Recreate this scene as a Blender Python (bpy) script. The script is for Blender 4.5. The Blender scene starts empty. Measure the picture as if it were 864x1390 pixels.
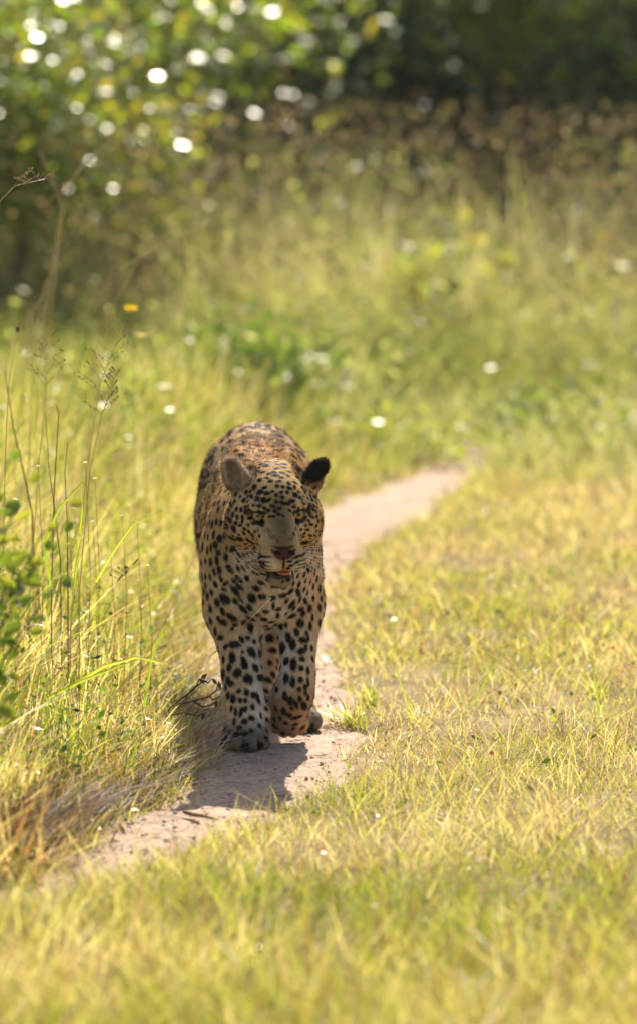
import bpy, math, random
import numpy as np
from mathutils import Vector, Matrix
from mathutils.bvhtree import BVHTree

# ------------------------------------------------------------------ scene, camera, light
scene = bpy.context.scene
C = scene.collection
R = math.radians
random.seed(7)
rng = np.random.default_rng(7)

FPX = 8540.0            # focal length in photograph pixels
PW, PH = 864.0, 1390.0
CAM = Vector((0.0, 0.0, 1.8))
PITCH = math.atan((PH / 2 + 82) / FPX)
HORIZ = PH / 2 - FPX * math.tan(PITCH)

cam_data = bpy.data.cameras.new("camera")
cam = bpy.data.objects.new("camera", cam_data)
C.objects.link(cam)
scene.camera = cam
cam.location = CAM
cam.rotation_euler = (math.pi / 2 - PITCH, 0, 0)
cam_data.sensor_fit = 'HORIZONTAL'
cam_data.sensor_width = 24.0
cam_data.lens = 24.0 * FPX / PW
cam_data.clip_start = 0.5
cam_data.clip_end = 2000
cam_data.dof.use_dof = True
cam_data.dof.focus_distance = 13.80
cam_data.dof.aperture_fstop = (cam_data.lens / 1000.0) / 0.071
cam_data.dof.aperture_blades = 0

SUN_EL, SUN_AZ = R(43), R(7)       # azimuth measured from +Y (away from the camera) towards +X
sun_dir = Vector((math.sin(SUN_AZ) * math.cos(SUN_EL), math.cos(SUN_AZ) * math.cos(SUN_EL), math.sin(SUN_EL)))
world = bpy.data.worlds.new("World")
scene.world = world
world.use_nodes = True
wn = world.node_tree
bgn = wn.nodes["Background"]
sky = wn.nodes.new("ShaderNodeTexSky")
sky.sky_type = 'NISHITA'
sky.sun_disc = False
sky.sun_elevation = SUN_EL
sky.sun_rotation = SUN_AZ
sky.dust_density = 2.0
wn.links.new(sky.outputs[0], bgn.inputs[0])
bgn.inputs[1].default_value = 0.085
sun_data = bpy.data.lights.new("sun", 'SUN')
sun_data.energy = 5.0
sun_data.angle = R(0.5)
sun_data.color = (1.0, 0.90, 0.74)
sun = bpy.data.objects.new("sun", sun_data)
C.objects.link(sun)
sun.rotation_euler = (-sun_dir).to_track_quat('-Z', 'Y').to_euler()

scene.view_settings.view_transform = 'Standard'
scene.view_settings.look = 'None'
scene.view_settings.gamma = 1.0
scene.view_settings.exposure = 1.08
scene.cycles.use_denoising = True
scene.cycles.max_bounces = 8
scene.cycles.transparent_max_bounces = 8
scene.cycles.transmission_bounces = 6
scene.cycles.sample_clamp_indirect = 4.0

# ------------------------------------------------------------------ helpers
def ray(px, py):
    """direction (world) through a pixel of the photograph"""
    v = Vector(((px - PW / 2) / FPX, -(py - PH / 2) / FPX, -1.0))
    return (cam.rotation_euler.to_matrix() @ v).normalized()

def G(px, py, z=0.0):
    """the point of the ground seen at a pixel"""
    d = ray(px, py)
    t = (z - CAM.z) / d.z
    return CAM + d * t

def at(px, py, D):
    """the point seen at a pixel at the distance y = D"""
    d = ray(px, py)
    return CAM + d * (D / d.y)

def new_mesh(name, co, faces_flat, loop_totals, attrs=None, smooth=False):
    me = bpy.data.meshes.new(name)
    co = np.asarray(co, np.float32)
    faces_flat = np.asarray(faces_flat, np.int32)
    loop_totals = np.asarray(loop_totals, np.int32)
    me.vertices.add(len(co))
    me.vertices.foreach_set("co", co.ravel())
    me.loops.add(len(faces_flat))
    me.loops.foreach_set("vertex_index", faces_flat)
    me.polygons.add(len(loop_totals))
    starts = np.concatenate([[0], np.cumsum(loop_totals)[:-1]]).astype(np.int32)
    me.polygons.foreach_set("loop_start", starts)
    me.polygons.foreach_set("loop_total", loop_totals)
    if smooth:
        me.polygons.foreach_set("use_smooth", np.ones(len(loop_totals), bool))
    for k, v in (attrs or {}).items():
        v = np.asarray(v, np.float32)
        if v.ndim == 1:
            a = me.attributes.new(k, 'FLOAT', 'POINT')
            a.data.foreach_set("value", v)
        else:
            a = me.attributes.new(k, 'FLOAT_COLOR', 'POINT')
            if v.shape[1] == 3:
                v = np.concatenate([v, np.ones((len(v), 1), np.float32)], 1)
            a.data.foreach_set("color", v.ravel())
    me.update(calc_edges=True)
    me.validate()
    return me

def link(name, me, mats, parent=None, loc=None):
    o = bpy.data.objects.new(name, me)
    C.objects.link(o)
    if me is not None and mats is not None and not me.materials:
        for m in (mats if isinstance(mats, (list, tuple)) else [mats]):
            me.materials.append(m)
    if parent is not None:
        o.parent = parent
    if loc is not None:
        o.location = loc
    return o

def tag(o, label=None, cat=None, group=None, kind=None):
    if label: o["label"] = label
    if cat: o["category"] = cat
    if group: o["group"] = group
    if kind: o["kind"] = kind
    return o

class Geo:
    """collects tubes, leaves and boxes and links them as one mesh"""
    def __init__(s):
        s.v = []; s.f = []; s.t = []
    def tube(s, pts, radii, n=5, tint=0.5, cap=True):
        pts = [Vector(p) for p in pts]
        base = len(s.v)
        up = Vector((0.13, 0.31, 0.94))
        for i, p in enumerate(pts):
            a = pts[max(i - 1, 0)]; b = pts[min(i + 1, len(pts) - 1)]
            d = (b - a).normalized()
            u = d.cross(up)
            if u.length < 1e-3: u = d.cross(Vector((1, 0, 0)))
            u.normalize(); w = d.cross(u)
            r = radii[i] if hasattr(radii, '__len__') else radii
            for k in range(n):
                th = 2 * math.pi * k / n
                s.v.append(tuple(p + (u * math.cos(th) + w * math.sin(th)) * r)); s.t.append(tint)
        for i in range(len(pts) - 1):
            for k in range(n):
                a = base + i * n + k; b = base + i * n + (k + 1) % n
                s.f.append((a, b, b + n, a + n))
        if cap:
            s.f.append(tuple(base + k for k in range(n))[::-1])
            s.f.append(tuple(base + (len(pts) - 1) * n + k for k in range(n)))
    def leaf(s, p, d, nrm, L, W, tint=0.5, fold=0.15, droop=0.0):
        """pointed oval leaf with a folded midrib"""
        p = Vector(p); d = Vector(d).normalized()
        side = d.cross(Vector(nrm))
        if side.length < 1e-4: side = d.cross(Vector((0.3, 0.5, 0.8)))
        side.normalize(); nn = side.cross(d).normalized()
        b = len(s.v)
        prof = [(0.0, 0.0), (0.3, 0.42), (0.62, 0.5), (0.85, 0.3), (1.0, 0.0)]
        for (t, w) in prof:
            c = p + d * (L * t) - nn * (droop * L * t * t)
            if w == 0:
                s.v.append(tuple(c)); s.t.append(tint)
            else:
                s.v.append(tuple(c)); s.v.append(tuple(c + side * W * w + nn * fold * W * w * 2)); s.v.append(tuple(c - side * W * w + nn * fold * W * w * 2))
                s.t += [tint] * 3
        s.f += [(b, b + 1, b + 2), (b, b + 3, b + 1)]
        for k in (1, 4):
            s.f += [(b + k, b + k + 3, b + k + 4, b + k + 1), (b + k, b + k + 2, b + k + 5, b + k + 3)]
        s.f += [(b + 7, b + 10, b + 8), (b + 7, b + 9, b + 10)]
    def blob(s, c, r, tint=0.5, n=8, m=5, jit=0.0, rot=None):
        c = Vector(c); b = len(s.v)
        rx, ry, rz = r if hasattr(r, '__len__') else (r, r, r)
        for i in range(m + 1):
            th = math.pi * i / m
            for k in range(n):
                ph = 2 * math.pi * k / n
                j = 1 + random.uniform(-jit, jit)
                q = Vector((rx * math.sin(th) * math.cos(ph) * j, ry * math.sin(th) * math.sin(ph) * j, rz * math.cos(th) * j))
                if rot is not None: q = rot @ q
                s.v.append(tuple(c + q)); s.t.append(tint)
        for i in range(m):
            for k in range(n):
                a = b + i * n + k; a2 = b + i * n + (k + 1) % n
                s.f.append((a, a + n, a2 + n, a2))
    def build(s, name, mat, parent=None, smooth=False, loc=None):
        flat = [i for f in s.f for i in f]
        me = new_mesh(name, s.v, flat, [len(f) for f in s.f], {"tint": s.t}, smooth)
        return link(name, me, mat, parent, loc)

# ------------------------------------------------------------------ materials
def nodes_of(name):
    m = bpy.data.materials.new(name)
    m.use_nodes = True
    nt = m.node_tree
    for n in list(nt.nodes): nt.nodes.remove(n)
    out = nt.nodes.new("ShaderNodeOutputMaterial")
    return m, nt, out

def ramp(nt, stops, fac):
    r = nt.nodes.new("ShaderNodeValToRGB")
    el = r.color_ramp.elements
    el[0].position, el[0].color = stops[0][0], (*stops[0][1], 1)
    el[1].position, el[1].color = stops[-1][0], (*stops[-1][1], 1)
    for p, c in stops[1:-1]:
        e = el.new(p); e.color = (*c, 1)
    nt.links.new(fac, r.inputs[0])
    return r.outputs[0]

def attr(nt, name, out="Fac"):
    a = nt.nodes.new("ShaderNodeAttribute"); a.attribute_name = name
    return a.outputs[out]

def plant_mat(name, stops, trans=0.5, gloss=0.08, rough=0.35, tcol=1.6):
    """diffuse + light let through + a thin gloss, colour picked per blade by the 'tint' attribute"""
    m, nt, out = nodes_of(name)
    L = nt.links.new
    col = ramp(nt, stops, attr(nt, "tint"))
    dif = nt.nodes.new("ShaderNodeBsdfDiffuse"); L(col, dif.inputs[0])
    tr = nt.nodes.new("ShaderNodeBsdfTranslucent")
    mul = nt.nodes.new("ShaderNodeMix"); mul.data_type = 'RGBA'; mul.blend_type = 'MULTIPLY'
    mul.inputs[0].default_value = 1.0
    L(col, mul.inputs[6]); mul.inputs[7].default_value = (tcol, tcol * 1.0, tcol * 0.68, 1)
    L(mul.outputs[2], tr.inputs[0])
    mx = nt.nodes.new("ShaderNodeMixShader"); mx.inputs[0].default_value = trans
    L(dif.outputs[0], mx.inputs[1]); L(tr.outputs[0], mx.inputs[2])
    gl = nt.nodes.new("ShaderNodeBsdfGlossy"); gl.inputs["Roughness"].default_value = rough
    fr = nt.nodes.new("ShaderNodeFresnel"); fr.inputs[0].default_value = 1.4
    ml = nt.nodes.new("ShaderNodeMath"); ml.operation = 'MULTIPLY'; L(fr.outputs[0], ml.inputs[0]); ml.inputs[1].default_value = gloss * 10
    ml.use_clamp = True
    m2 = nt.nodes.new("ShaderNodeMixShader"); L(ml.outputs[0], m2.inputs[0])
    L(mx.outputs[0], m2.inputs[1]); L(gl.outputs[0], m2.inputs[2])
    L(m2.outputs[0], out.inputs[0])
    return m

def simple_mat(name, c, rough=.5, spec=.5, sss=0.0, metal=0.0, coat=0.0, noise=0.15, scale=60):
    m, nt, out = nodes_of(name)
    L = nt.links.new
    p = nt.nodes.new("ShaderNodeBsdfPrincipled")
    noi = nt.nodes.new("ShaderNodeTexNoise"); noi.inputs["Scale"].default_value = scale
    tc = nt.nodes.new("ShaderNodeTexCoord"); L(tc.outputs["Object"], noi.inputs["Vector"])
    col_ = ramp(nt, [(.3, tuple(v * (1 - noise) for v in c)), (.7, tuple(min(1, v * (1 + noise)) for v in c))], noi.outputs[0])
    L(col_, p.inputs["Base Color"])
    p.inputs["Roughness"].default_value = rough
    p.inputs["Specular IOR Level"].default_value = spec
    p.inputs["Coat Weight"].default_value = coat
    p.inputs["Coat Roughness"].default_value = .05
    if sss:
        p.inputs["Subsurface Weight"].default_value = sss
        p.inputs["Subsurface Radius"].default_value = (.02, .008, .004)
        p.inputs["Subsurface Scale"].default_value = .5
    L(p.outputs[0], out.inputs[0])
    return m

# ------------------------------------------------------------------ ground and path
RE = [(-420, 1390), (-160, 1290), (60, 1222), (150, 1188), (240, 1156), (330, 1115), (420, 1082), (462, 1045), (474, 1000), (470, 950), (448, 900), (438, 850), (437, 800), (446, 783), (505, 735), (585, 690), (645, 640), (760, 600)]
LE = [(-420, 1300), (-160, 1240), (0, 1210), (70, 1182), (150, 1122), (235, 1085), (268, 1040), (272, 1000), (275, 950), (275, 900), (283, 860), (320, 800), (365, 750), (430, 694), (525, 660), (600, 628), (700, 592)]
rw = sorted([(G(*p).y, G(*p).x) for p in RE]); lw = sorted([(G(*p).y, G(*p).x) for p in LE])
RD, RX = np.array(rw).T; LD, LXs = np.array(lw).T
def edge_r(D): return np.interp(D, RD, RX) + .018 * np.sin(D * 9) + .012 * np.sin(D * 23 + 1)
def edge_l(D): return np.interp(D, LD, LXs) + .015 * np.sin(D * 11 + 2) + .012 * np.sin(D * 27)
def vnoise(x, y, s, seed=0):
    """smooth value noise in 0..1"""
    g = np.random.default_rng(seed).random((64, 64))
    u, v = x / s, y / s
    i, j = np.floor(u).astype(int), np.floor(v).astype(int)
    a, b = u - i, v - j
    a = a * a * (3 - 2 * a); b = b * b * (3 - 2 * b)
    q = lambda m, n: g[m % 64, n % 64]
    return (q(i, j) * (1 - a) + q(i + 1, j) * a) * (1 - b) + (q(i, j + 1) * (1 - a) + q(i + 1, j + 1) * a) * b
def side(x, D):
    """metres outside the path: negative on the path"""
    return np.maximum(x - edge_r(D), edge_l(D) - x)
def ground_z(x, D):
    o = np.clip(side(x, D) / .12, 0, 1)
    k = np.where(x < (edge_l(D) + edge_r(D)) / 2, np.clip(-(x - edge_l(D)) / .8, 0, 1) * .10, 0)
    far = np.clip(1 - np.abs(D - 16) / 12, 0, 1)
    return -.012 + o * (.014 + .018 * vnoise(x, D, .35, 3)) + k * far

def grid_mesh(xs, ys, zf, attrs=None):
    gx, gy = np.meshgrid(xs, ys, indexing='ij')
    co = np.stack([gx, gy, zf(gx, gy)], -1).reshape(-1, 3)
    nx, ny = len(xs), len(ys)
    i, j = np.meshgrid(np.arange(nx - 1), np.arange(ny - 1), indexing='ij')
    a = (i * ny + j).ravel()
    q = np.stack([a, a + ny, a + ny + 1, a + 1], 1)
    return co, q
def ground_mat():
    m, nt, out = nodes_of("dry_soil")
    L = nt.links.new
    tc = nt.nodes.new("ShaderNodeTexCoord")
    n1 = nt.nodes.new("ShaderNodeTexNoise"); n1.inputs["Scale"].default_value = 6; n1.inputs["Detail"].default_value = 8
    L(tc.outputs["Object"], n1.inputs["Vector"])
    c = ramp(nt, [(.25, (.10, .075, .03)), (.5, (.20, .15, .07)), (.75, (.30, .23, .12))], n1.outputs[0])
    p = nt.nodes.new("ShaderNodeBsdfPrincipled"); L(c, p.inputs["Base Color"]); p.inputs["Roughness"].default_value = .9
    p.inputs["Specular IOR Level"].default_value = .1
    L(p.outputs[0], out.inputs[0])
    return m
def sand_mat():
    m, nt, out = nodes_of("path_sand")
    L = nt.links.new
    tc = nt.nodes.new("ShaderNodeTexCoord")
    n1 = nt.nodes.new("ShaderNodeTexNoise"); n1.inputs["Scale"].default_value = 11; n1.inputs["Detail"].default_value = 10
    n2 = nt.nodes.new("ShaderNodeTexNoise"); n2.inputs["Scale"].default_value = 90; n2.inputs["Detail"].default_value = 6
    L(tc.outputs["Object"], n1.inputs["Vector"]); L(tc.outputs["Object"], n2.inputs["Vector"])
    n1.inputs['Roughness'].default_value = .7
    ad = nt.nodes.new("ShaderNodeMath"); ad.operation = 'ADD'; L(n1.outputs[0], ad.inputs[0]); L(n2.outputs[0], ad.inputs[1])
    hf = nt.nodes.new("ShaderNodeMath"); hf.operation = 'MULTIPLY'; hf.inputs[1].default_value = .5; L(ad.outputs[0], hf.inputs[0])
    c = ramp(nt, [(.36, (.17, .11, .075)), (.46, (.31, .21, .15)), (.56, (.41, .29, .21)), (.72, (.52, .39, .29))], hf.outputs[0])
    p = nt.nodes.new("ShaderNodeBsdfPrincipled"); L(c, p.inputs["Base Color"]); p.inputs["Roughness"].default_value = .85
    p.inputs["Specular IOR Level"].default_value = .2
    bp = nt.nodes.new("ShaderNodeBump"); bp.inputs["Strength"].default_value = .8; bp.inputs["Distance"].default_value = .006
    L(n2.outputs[0], bp.inputs["Height"]); L(bp.outputs[0], p.inputs["Normal"])
    L(p.outputs[0], out.inputs[0])
    return m
m_soil, m_sand = ground_mat(), sand_mat()
xs = np.concatenate([-np.geomspace(400, 3.2, 14), np.arange(-3, 3.01, .05), np.geomspace(3.2, 400, 14)])
ys = np.concatenate([[-150, -40, -10, 0, 4, 6], np.arange(7, 26, .05), np.geomspace(26.1, 600, 26)])
co, q = grid_mesh(xs, ys, ground_z)
gnd = link("ground", new_mesh("ground", co, q.ravel(), np.full(len(q), 4), None, True), m_soil); gnd["kind"] = "structure"
ts = np.linspace(0, 1, 60); ds = np.arange(10.6, 23.4, .018)
T_, D_g = np.meshgrid(ts, ds, indexing='ij')
el, er_ = edge_l(D_g) - .03, edge_r(D_g) + .03
px_ = el + (er_ - el) * T_
ed = np.minimum(T_, 1 - T_) * (er_ - el)
pz = -.012 + .012 * np.clip(ed / .035, 0, 1) + (vnoise(px_, D_g, .03, 5) - .5) * .005 + (vnoise(px_, D_g, .11, 6) - .5) * .012 + (vnoise(px_, D_g, .012, 8) - .5) * .0025
pz -= .006 * np.exp(-((T_ - .5) / .3) ** 2) * 0
# keep the hollow level under the planted feet
co = np.stack([px_, D_g, pz], -1).reshape(-1, 3)
n_t, n_d = T_.shape
i, j = np.meshgrid(np.arange(n_t - 1), np.arange(n_d - 1), indexing='ij'); a = (i * n_d + j).ravel()
q = np.stack([a, a + n_d, a + n_d + 1, a + 1], 1)
pth = link("path", new_mesh("path", co, q.ravel(), np.full(len(q), 4), None, True), m_sand); pth["kind"] = "structure"
# loose grit and straw on the path
g = Geo()
for _ in range(1600):
    D = random.uniform(11.2, 19); l_, r_ = float(edge_l(D)), float(edge_r(D))
    x_ = random.uniform(l_, r_); r0_ = random.choice((.0012, .0015, .002, .002, .003, .0055))
    g.blob((x_, D, .002), (r0_, r0_ * 1.2, r0_ * .7), random.random(), 5, 3, .2)
grit = g.build("grit", simple_mat("grit_stone", (.50, .40, .32), .7, .3, noise=.3, scale=3)); grit["kind"] = "stuff"
# ------------------------------------------------------------------ the leopard
# body frame: x to the right of the photograph, y away from the camera, z up; origin on the path under the shoulders
LX, LY = -0.115, 14.0
class Field:
    def __init__(s, X, Y, Z):
        s.X, s.Y, s.Z = X, Y, Z
        s.F = np.full((len(X), len(Y), len(Z)), 0.3, np.float32)
    def sub(s, lo, hi):
        ix = [max(np.searchsorted(A, l) - 1, 0) for A, l in zip((s.X, s.Y, s.Z), lo)]
        jx = [min(np.searchsorted(A, h) + 1, len(A)) for A, h in zip((s.X, s.Y, s.Z), hi)]
        sl = tuple(slice(i, j) for i, j in zip(ix, jx))
        g = np.meshgrid(s.X[sl[0]], s.Y[sl[1]], s.Z[sl[2]], indexing='ij', copy=False)
        return sl, g
    def add(s, sl, d, k):
        F = s.F[sl]
        if k <= 0: s.F[sl] = np.minimum(F, d); return
        h = np.clip(k - np.abs(F - d), 0, None) / k
        s.F[sl] = np.minimum(F, d) - h * h * k * 0.25
    def cut(s, sl, d, k):
        F = s.F[sl]; d = -d
        if k <= 0: s.F[sl] = np.maximum(F, d); return
        h = np.clip(k - np.abs(F - d), 0, None) / k
        s.F[sl] = np.maximum(F, d) + h * h * k * 0.25
    def ell(s, c, r, k=0.03, M=None, cut=False):
        c = np.array(c, float); r = np.array(r, float) * np.ones(3)
        pad = r.max() + max(k, 0.02) + 0.02
        sl, g = s.sub(c - pad, c + pad)
        p = [g[i] - c[i] for i in range(3)]
        if M is not None:
            Mi = np.array(M).T
            p = [Mi[i][0] * p[0] + Mi[i][1] * p[1] + Mi[i][2] * p[2] for i in range(3)]
        k0 = np.sqrt(sum((p[i] / r[i]) ** 2 for i in range(3)))
        k1 = np.sqrt(sum((p[i] / r[i] ** 2) ** 2 for i in range(3))) + 1e-9
        d = np.where(k0 < 1e-3, -r.min(), k0 * (k0 - 1) / k1).astype(np.float32)
        (s.cut if cut else s.add)(sl, d, k)
    def cone(s, a, b, ra, rb, k=0.03, sx=1.0):
        """tapered limb from a to b; sx squeezes it sideways"""
        a = np.array(a, float); b = np.array(b, float)
        pad = max(ra, rb) + max(k, 0.02) + 0.02
        sl, g = s.sub(np.minimum(a, b) - pad, np.maximum(a, b) + pad)
        ab = b - a; L2 = (ab ** 2).sum()
        t = sum((g[i] - a[i]) * ab[i] for i in range(3)) / L2
        t = np.clip(t, 0, 1)
        q = [(g[i] - a[i] - t * ab[i]) for i in range(3)]
        q[0] = q[0] / sx
        d = np.sqrt(sum(c * c for c in q)) - (ra + (rb - ra) * t)
        s.add(sl, d.astype(np.float32), k)

def surface_nets(f):
    F, X, Y, Z = f.F, f.X, f.Y, f.Z
    S = F < 0
    nx, ny, nz = F.shape
    c = np.zeros((nx - 1, ny - 1, nz - 1), np.int8)
    for i in (0, 1):
        for j in (0, 1):
            for k in (0, 1):
                c += S[i:nx - 1 + i, j:ny - 1 + j, k:nz - 1 + k]
    act = np.argwhere((c > 0) & (c < 8))
    idx = np.full(c.shape, -1, np.int32)
    idx[act[:, 0], act[:, 1], act[:, 2]] = np.arange(len(act))
    corners = [(i, j, k) for i in (0, 1) for j in (0, 1) for k in (0, 1)]
    acc = np.zeros((len(act), 3)); cnt = np.zeros(len(act))
    for a in corners:
        for ax in range(3):
            if a[ax] == 0:
                b = list(a); b[ax] = 1
                pa = act + np.array(a); pb = act + np.array(b)
                fa = F[pa[:, 0], pa[:, 1], pa[:, 2]]; fb = F[pb[:, 0], pb[:, 1], pb[:, 2]]
                m = (fa < 0) != (fb < 0)
                t = np.where(m, fa / (fa - fb + 1e-12), 0)[:, None]
                A = np.stack([X[pa[:, 0]], Y[pa[:, 1]], Z[pa[:, 2]]], 1)
                B = np.stack([X[pb[:, 0]], Y[pb[:, 1]], Z[pb[:, 2]]], 1)
                acc += np.where(m[:, None], A + (B - A) * t, 0); cnt += m
    V = acc / cnt[:, None]
    quads = []
    for ax in range(3):
        sa = [slice(1, -1)] * 3; sb = [slice(1, -1)] * 3
        sa[ax] = slice(0, -1); sb[ax] = slice(1, None)
        A = S[tuple(sa)]; B = S[tuple(sb)]
        e = np.argwhere(A != B)
        off = np.ones(3, int); off[ax] = 0
        e = e + off
        o1, o2 = [(1, 2), (2, 0), (0, 1)][ax]
        def cell(d1, d2):
            q = e.copy(); q[:, o1] -= d1; q[:, o2] -= d2
            return idx[q[:, 0], q[:, 1], q[:, 2]]
        q = np.stack([cell(1, 1), cell(0, 1), cell(0, 0), cell(1, 0)], 1)
        inside = S[e[:, 0], e[:, 1], e[:, 2]]
        q[~inside] = q[~inside][:, ::-1]
        quads.append(q)
    return V, np.concatenate(quads)

def seg(*parts):
    out = []
    for a, b, d in parts:
        out.append(np.arange(a, b - 1e-9, d))
    return np.concatenate(out).astype(np.float64)

fX = seg((-0.215, -.11, 0.0035), (-.11, .14, .0026), (.14, 0.19, 0.0035))
fY = seg((-0.54, -0.22, 0.0027), (-0.22, 0.30, 0.0045), (0.30, 1.12, 0.008), (1.12, 1.5, 0.012))
fZ = seg((-0.012, 0.36, 0.004), (0.36, 0.74, 0.0027))
f = Field(fX, fY, fZ)

# trunk
f.ell((-.036, .50, .445), (.120, .36, .175), 0)
f.ell((-.018, .15, .43), (.094, .20, .175), .05)
f.ell((.0, .02, .40), (.085, .12, .13), .06)            # brisket
f.cone((-.01, .18, .575), (-.03, .86, .555), .085, .085, .06)
f.ell((-.062, .16, .575), (.036, .085, .088), .03)        # shoulder blades
f.ell((.046, .14, .575), (.036, .085, .088), .03)
f.cone((.0, .12, .52), (.018, -.20, .555), .096, .086, .06)   # neck
f.cone((.0, .05, .45), (.02, -.20, .50), .088, .080, .06)
f.ell((-.035, .92, .50), (.115, .17, .145), .08)
# hind legs
for sx_, knee, hock, foot in ((-.115, (-.105, .70, .31), (.004, .60, .165), (-.012, .46, .03)), (.055, (.07, .62, .32), (.074, .44, .16), (.078, .27, .03))):
    f.ell((sx_, .88, .42), (.054, .14, .16), .05)
    f.cone((sx_ * .9, .86, .42), knee, .066, .052, .04)
    f.cone(knee, hock, .05, .03, .03)
    f.cone(hock, (foot[0], foot[1] + .03, .05), .028, .026, .02)
    for q, dy in ((-.030, .01), (-.011, -.006), (.011, -.006), (.030, .01)):
        f.ell((foot[0] + q, foot[1] + dy - .02, .022), (.016, .028, .020), .012)
    f.ell((foot[0], foot[1] + .02, .03), (.036, .05, .028), .02)
# tail
tail = [(-.035, 1.04, .56), (-.04, 1.14, .46), (-.05, 1.20, .32), (-.055, 1.28, .22), (-.055, 1.40, .20)]
for a, b in zip(tail[:-1], tail[1:]): f.cone(a, b, .032, .030, .03)
# planted foreleg (left in the photograph)
f.ell((-.083, .06, .44), (.052, .10, .12), .05)
f.cone((-.080, .08, .42), (-.075, .08, .30), .062, .060, .05)
f.cone((-.075, .08, .30), (-.055, .0, .155), .060, .039, .04)
f.cone((-.055, .0, .155), (-.046, -.025, .09), .038, .034, .03, 1.05)
f.cone((-.046, -.025, .09), (-.047, -.06, .05), .036, .038, .03, 1.1)
f.ell((-.047, -.085, .036), (.052, .055, .034), .02)
for q, dy, r in ((-.040, .016, .019), (-.015, -.004, .0205), (.013, -.005, .0205), (.038, .014, .019)):
    f.ell((-.047 + q, -.132 + dy, .023), (r * .88, .034, r), .006)
f.ell((-.002, -.03, .075), (.012, .012, .014), .012)       # dew claw
# lifting foreleg
f.ell((.050, .06, .44), (.044, .10, .12), .05)
f.cone((.058, .08, .42), (.069, .09, .31), .054, .052, .05)
f.cone((.070, .09, .31), (.068, .005, .155), .052, .036, .04)
f.cone((.068, .005, .155), (.057, -.005, .115), .037, .040, .02)
f.cone((.060, -.005, .115), (.047, .03, .070), .040, .042, .02, 1.1)
for q, dz, r in ((-.030, .006, .018), (-.010, -.004, .0195), (.011, -.004, .0195), (.030, .006, .018)):
    f.ell((.047 + q, .052, .045 + dz), (r * .9, .024, .030), .006)
f.ell((.047, .075, .05), (.03, .014, .02), .015)

# head
HP = np.array((.0256, -.36, .5600))
hm = (Matrix.Rotation(R(7.5), 3, 'Z') @ Matrix.Rotation(R(-1.5), 3, 'Y') @ Matrix.Rotation(R(21), 3, 'X'))
HM = np.array(hm)
def H(p): return HP + HM @ np.array(p, float)
def hell(c, r, k=.02, cut=False, extra=None):
    M = HM if extra is None else np.array(hm @ extra)
    f.ell(H(c), r, k, M, cut)
def hcone(a, b, ra, rb, k=.02): f.cone(H(a), H(b), ra, rb, k)
hell((0, .085, .010), (.080, .090, .066), .05)           # cranium
hell((0, .020, .020), (.058, .055, .042), .03)           # forehead
for sgn in (-1, 1):
    hell((sgn * .066, .045, -.040), (.040, .058, .052), .035)     # cheeks
    hell((sgn * .055, .08, -.075), (.045, .06, .045), .035)
    hcone((sgn * .058, .01, -.018), (sgn * .045, .08, .0), .024, .03, .02)
hcone((0, .01, -.032), (0, -.086, -.062), .052, .039, .03)   # muzzle
hcone((-.010, .0, .006), (-.006, -.090, -.031), .0265, .023, .02)
hcone((.010, .0, .006), (.006, -.090, -.031), .0265, .023, .02)      # bridge
hell((0, -.103, -.038), (.0235, .016, .013), .012)               # nose leather
for sgn in (-1, 1):
    hell((sgn * .026, -.094, -.068), (.0285, .029, .0255), .012)    # whisker pads
    hell((sgn * .044, -.010, .019), (.019, .013, .009), .016)     # brows
    hell((sgn * .030, -.022, -.010), (.012, .014, .014), .012)
hcone((0, .03, -.104), (0, -.070, -.117), .044, .027, .02)   # jaw
hell((0, -.078, -.124), (.028, .022, .018), .012)
hell((.002, -.094, -.1005), (.033, .040, .0085), .006, True)       # open mouth
hell((0, -.119, -.078), (.0025, .010, .016), .006, True)       # split of the lip

for sgn in (-1, 1):
    hell((sgn * .0125, -.118, -.040), (.0055, .006, .0032), .004, True)   # nostrils
    hell((sgn * .045, -.036, -.0022), (.0145, .018, .0070), .006, True, Matrix.Rotation(R(sgn * -14), 3, 'Y'))  # sockets
# ears
earL = Matrix.Rotation(R(-14), 3, 'Z') @ Matrix.Rotation(R(-12), 3, 'Y')
hell((-.085, .075, .054), (.027, .018, .042), .016, False, earL)
hell((-.095, .075, .080), (.021, .015, .020), .008, False, earL)
hell((-.091, .057, .067), (.0190, .016, .033), .005, True, earL)
hell((-.118, .075, .062), (.007, .03, .006), .004, True)      # old nicks in the rim
hell((-.102, .075, .109), (.004, .03, .006), .003, True)
hell((-.068, .075, .095), (.006, .03, .005), .004, True)
earR = Matrix.Rotation(R(28), 3, 'Z') @ Matrix.Rotation(R(20), 3, 'Y')
hell((.091, .070, .047), (.026, .017, .041), .018, False, earR)
hell((.112, .082, .056), (.018, .015, .032), .006, True, earR)
hell((.084, .075, .099), (.005, .03, .009), .003, True)
hell((.108, .075, .068), (.013, .015, .018), .008, False, earR)

LV, LQ = surface_nets(f)
# keep the surface only where cells are valid
LQ = LQ[(LQ >= 0).all(1)]
del f.F

# vertex normals
def vnormals(V, Q):
    a = V[Q[:, 2]] - V[Q[:, 0]]; b = V[Q[:, 3]] - V[Q[:, 1]]
    n = np.cross(a, b)
    N = np.zeros_like(V)
    for k in range(4):
        for c in range(3): N[:, c] += np.bincount(Q[:, k], n[:, c], len(V))
    N /= np.linalg.norm(N, axis=1)[:, None] + 1e-12
    return N, np.linalg.norm(n, axis=1) * .5
LN, LA = vnormals(LV, LQ)
bvh = BVHTree.FromPolygons([tuple(v) for v in LV.tolist()], [tuple(q) for q in LQ.tolist()])
off = Vector((LX, LY, 0))
def hit(px, py):
    d = ray(px, py)
    h = bvh.ray_cast(CAM - off, d)
    return (np.array(h[0]), np.array(h[1]), h[3]) if h[0] is not None else (None, None, None)

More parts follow.
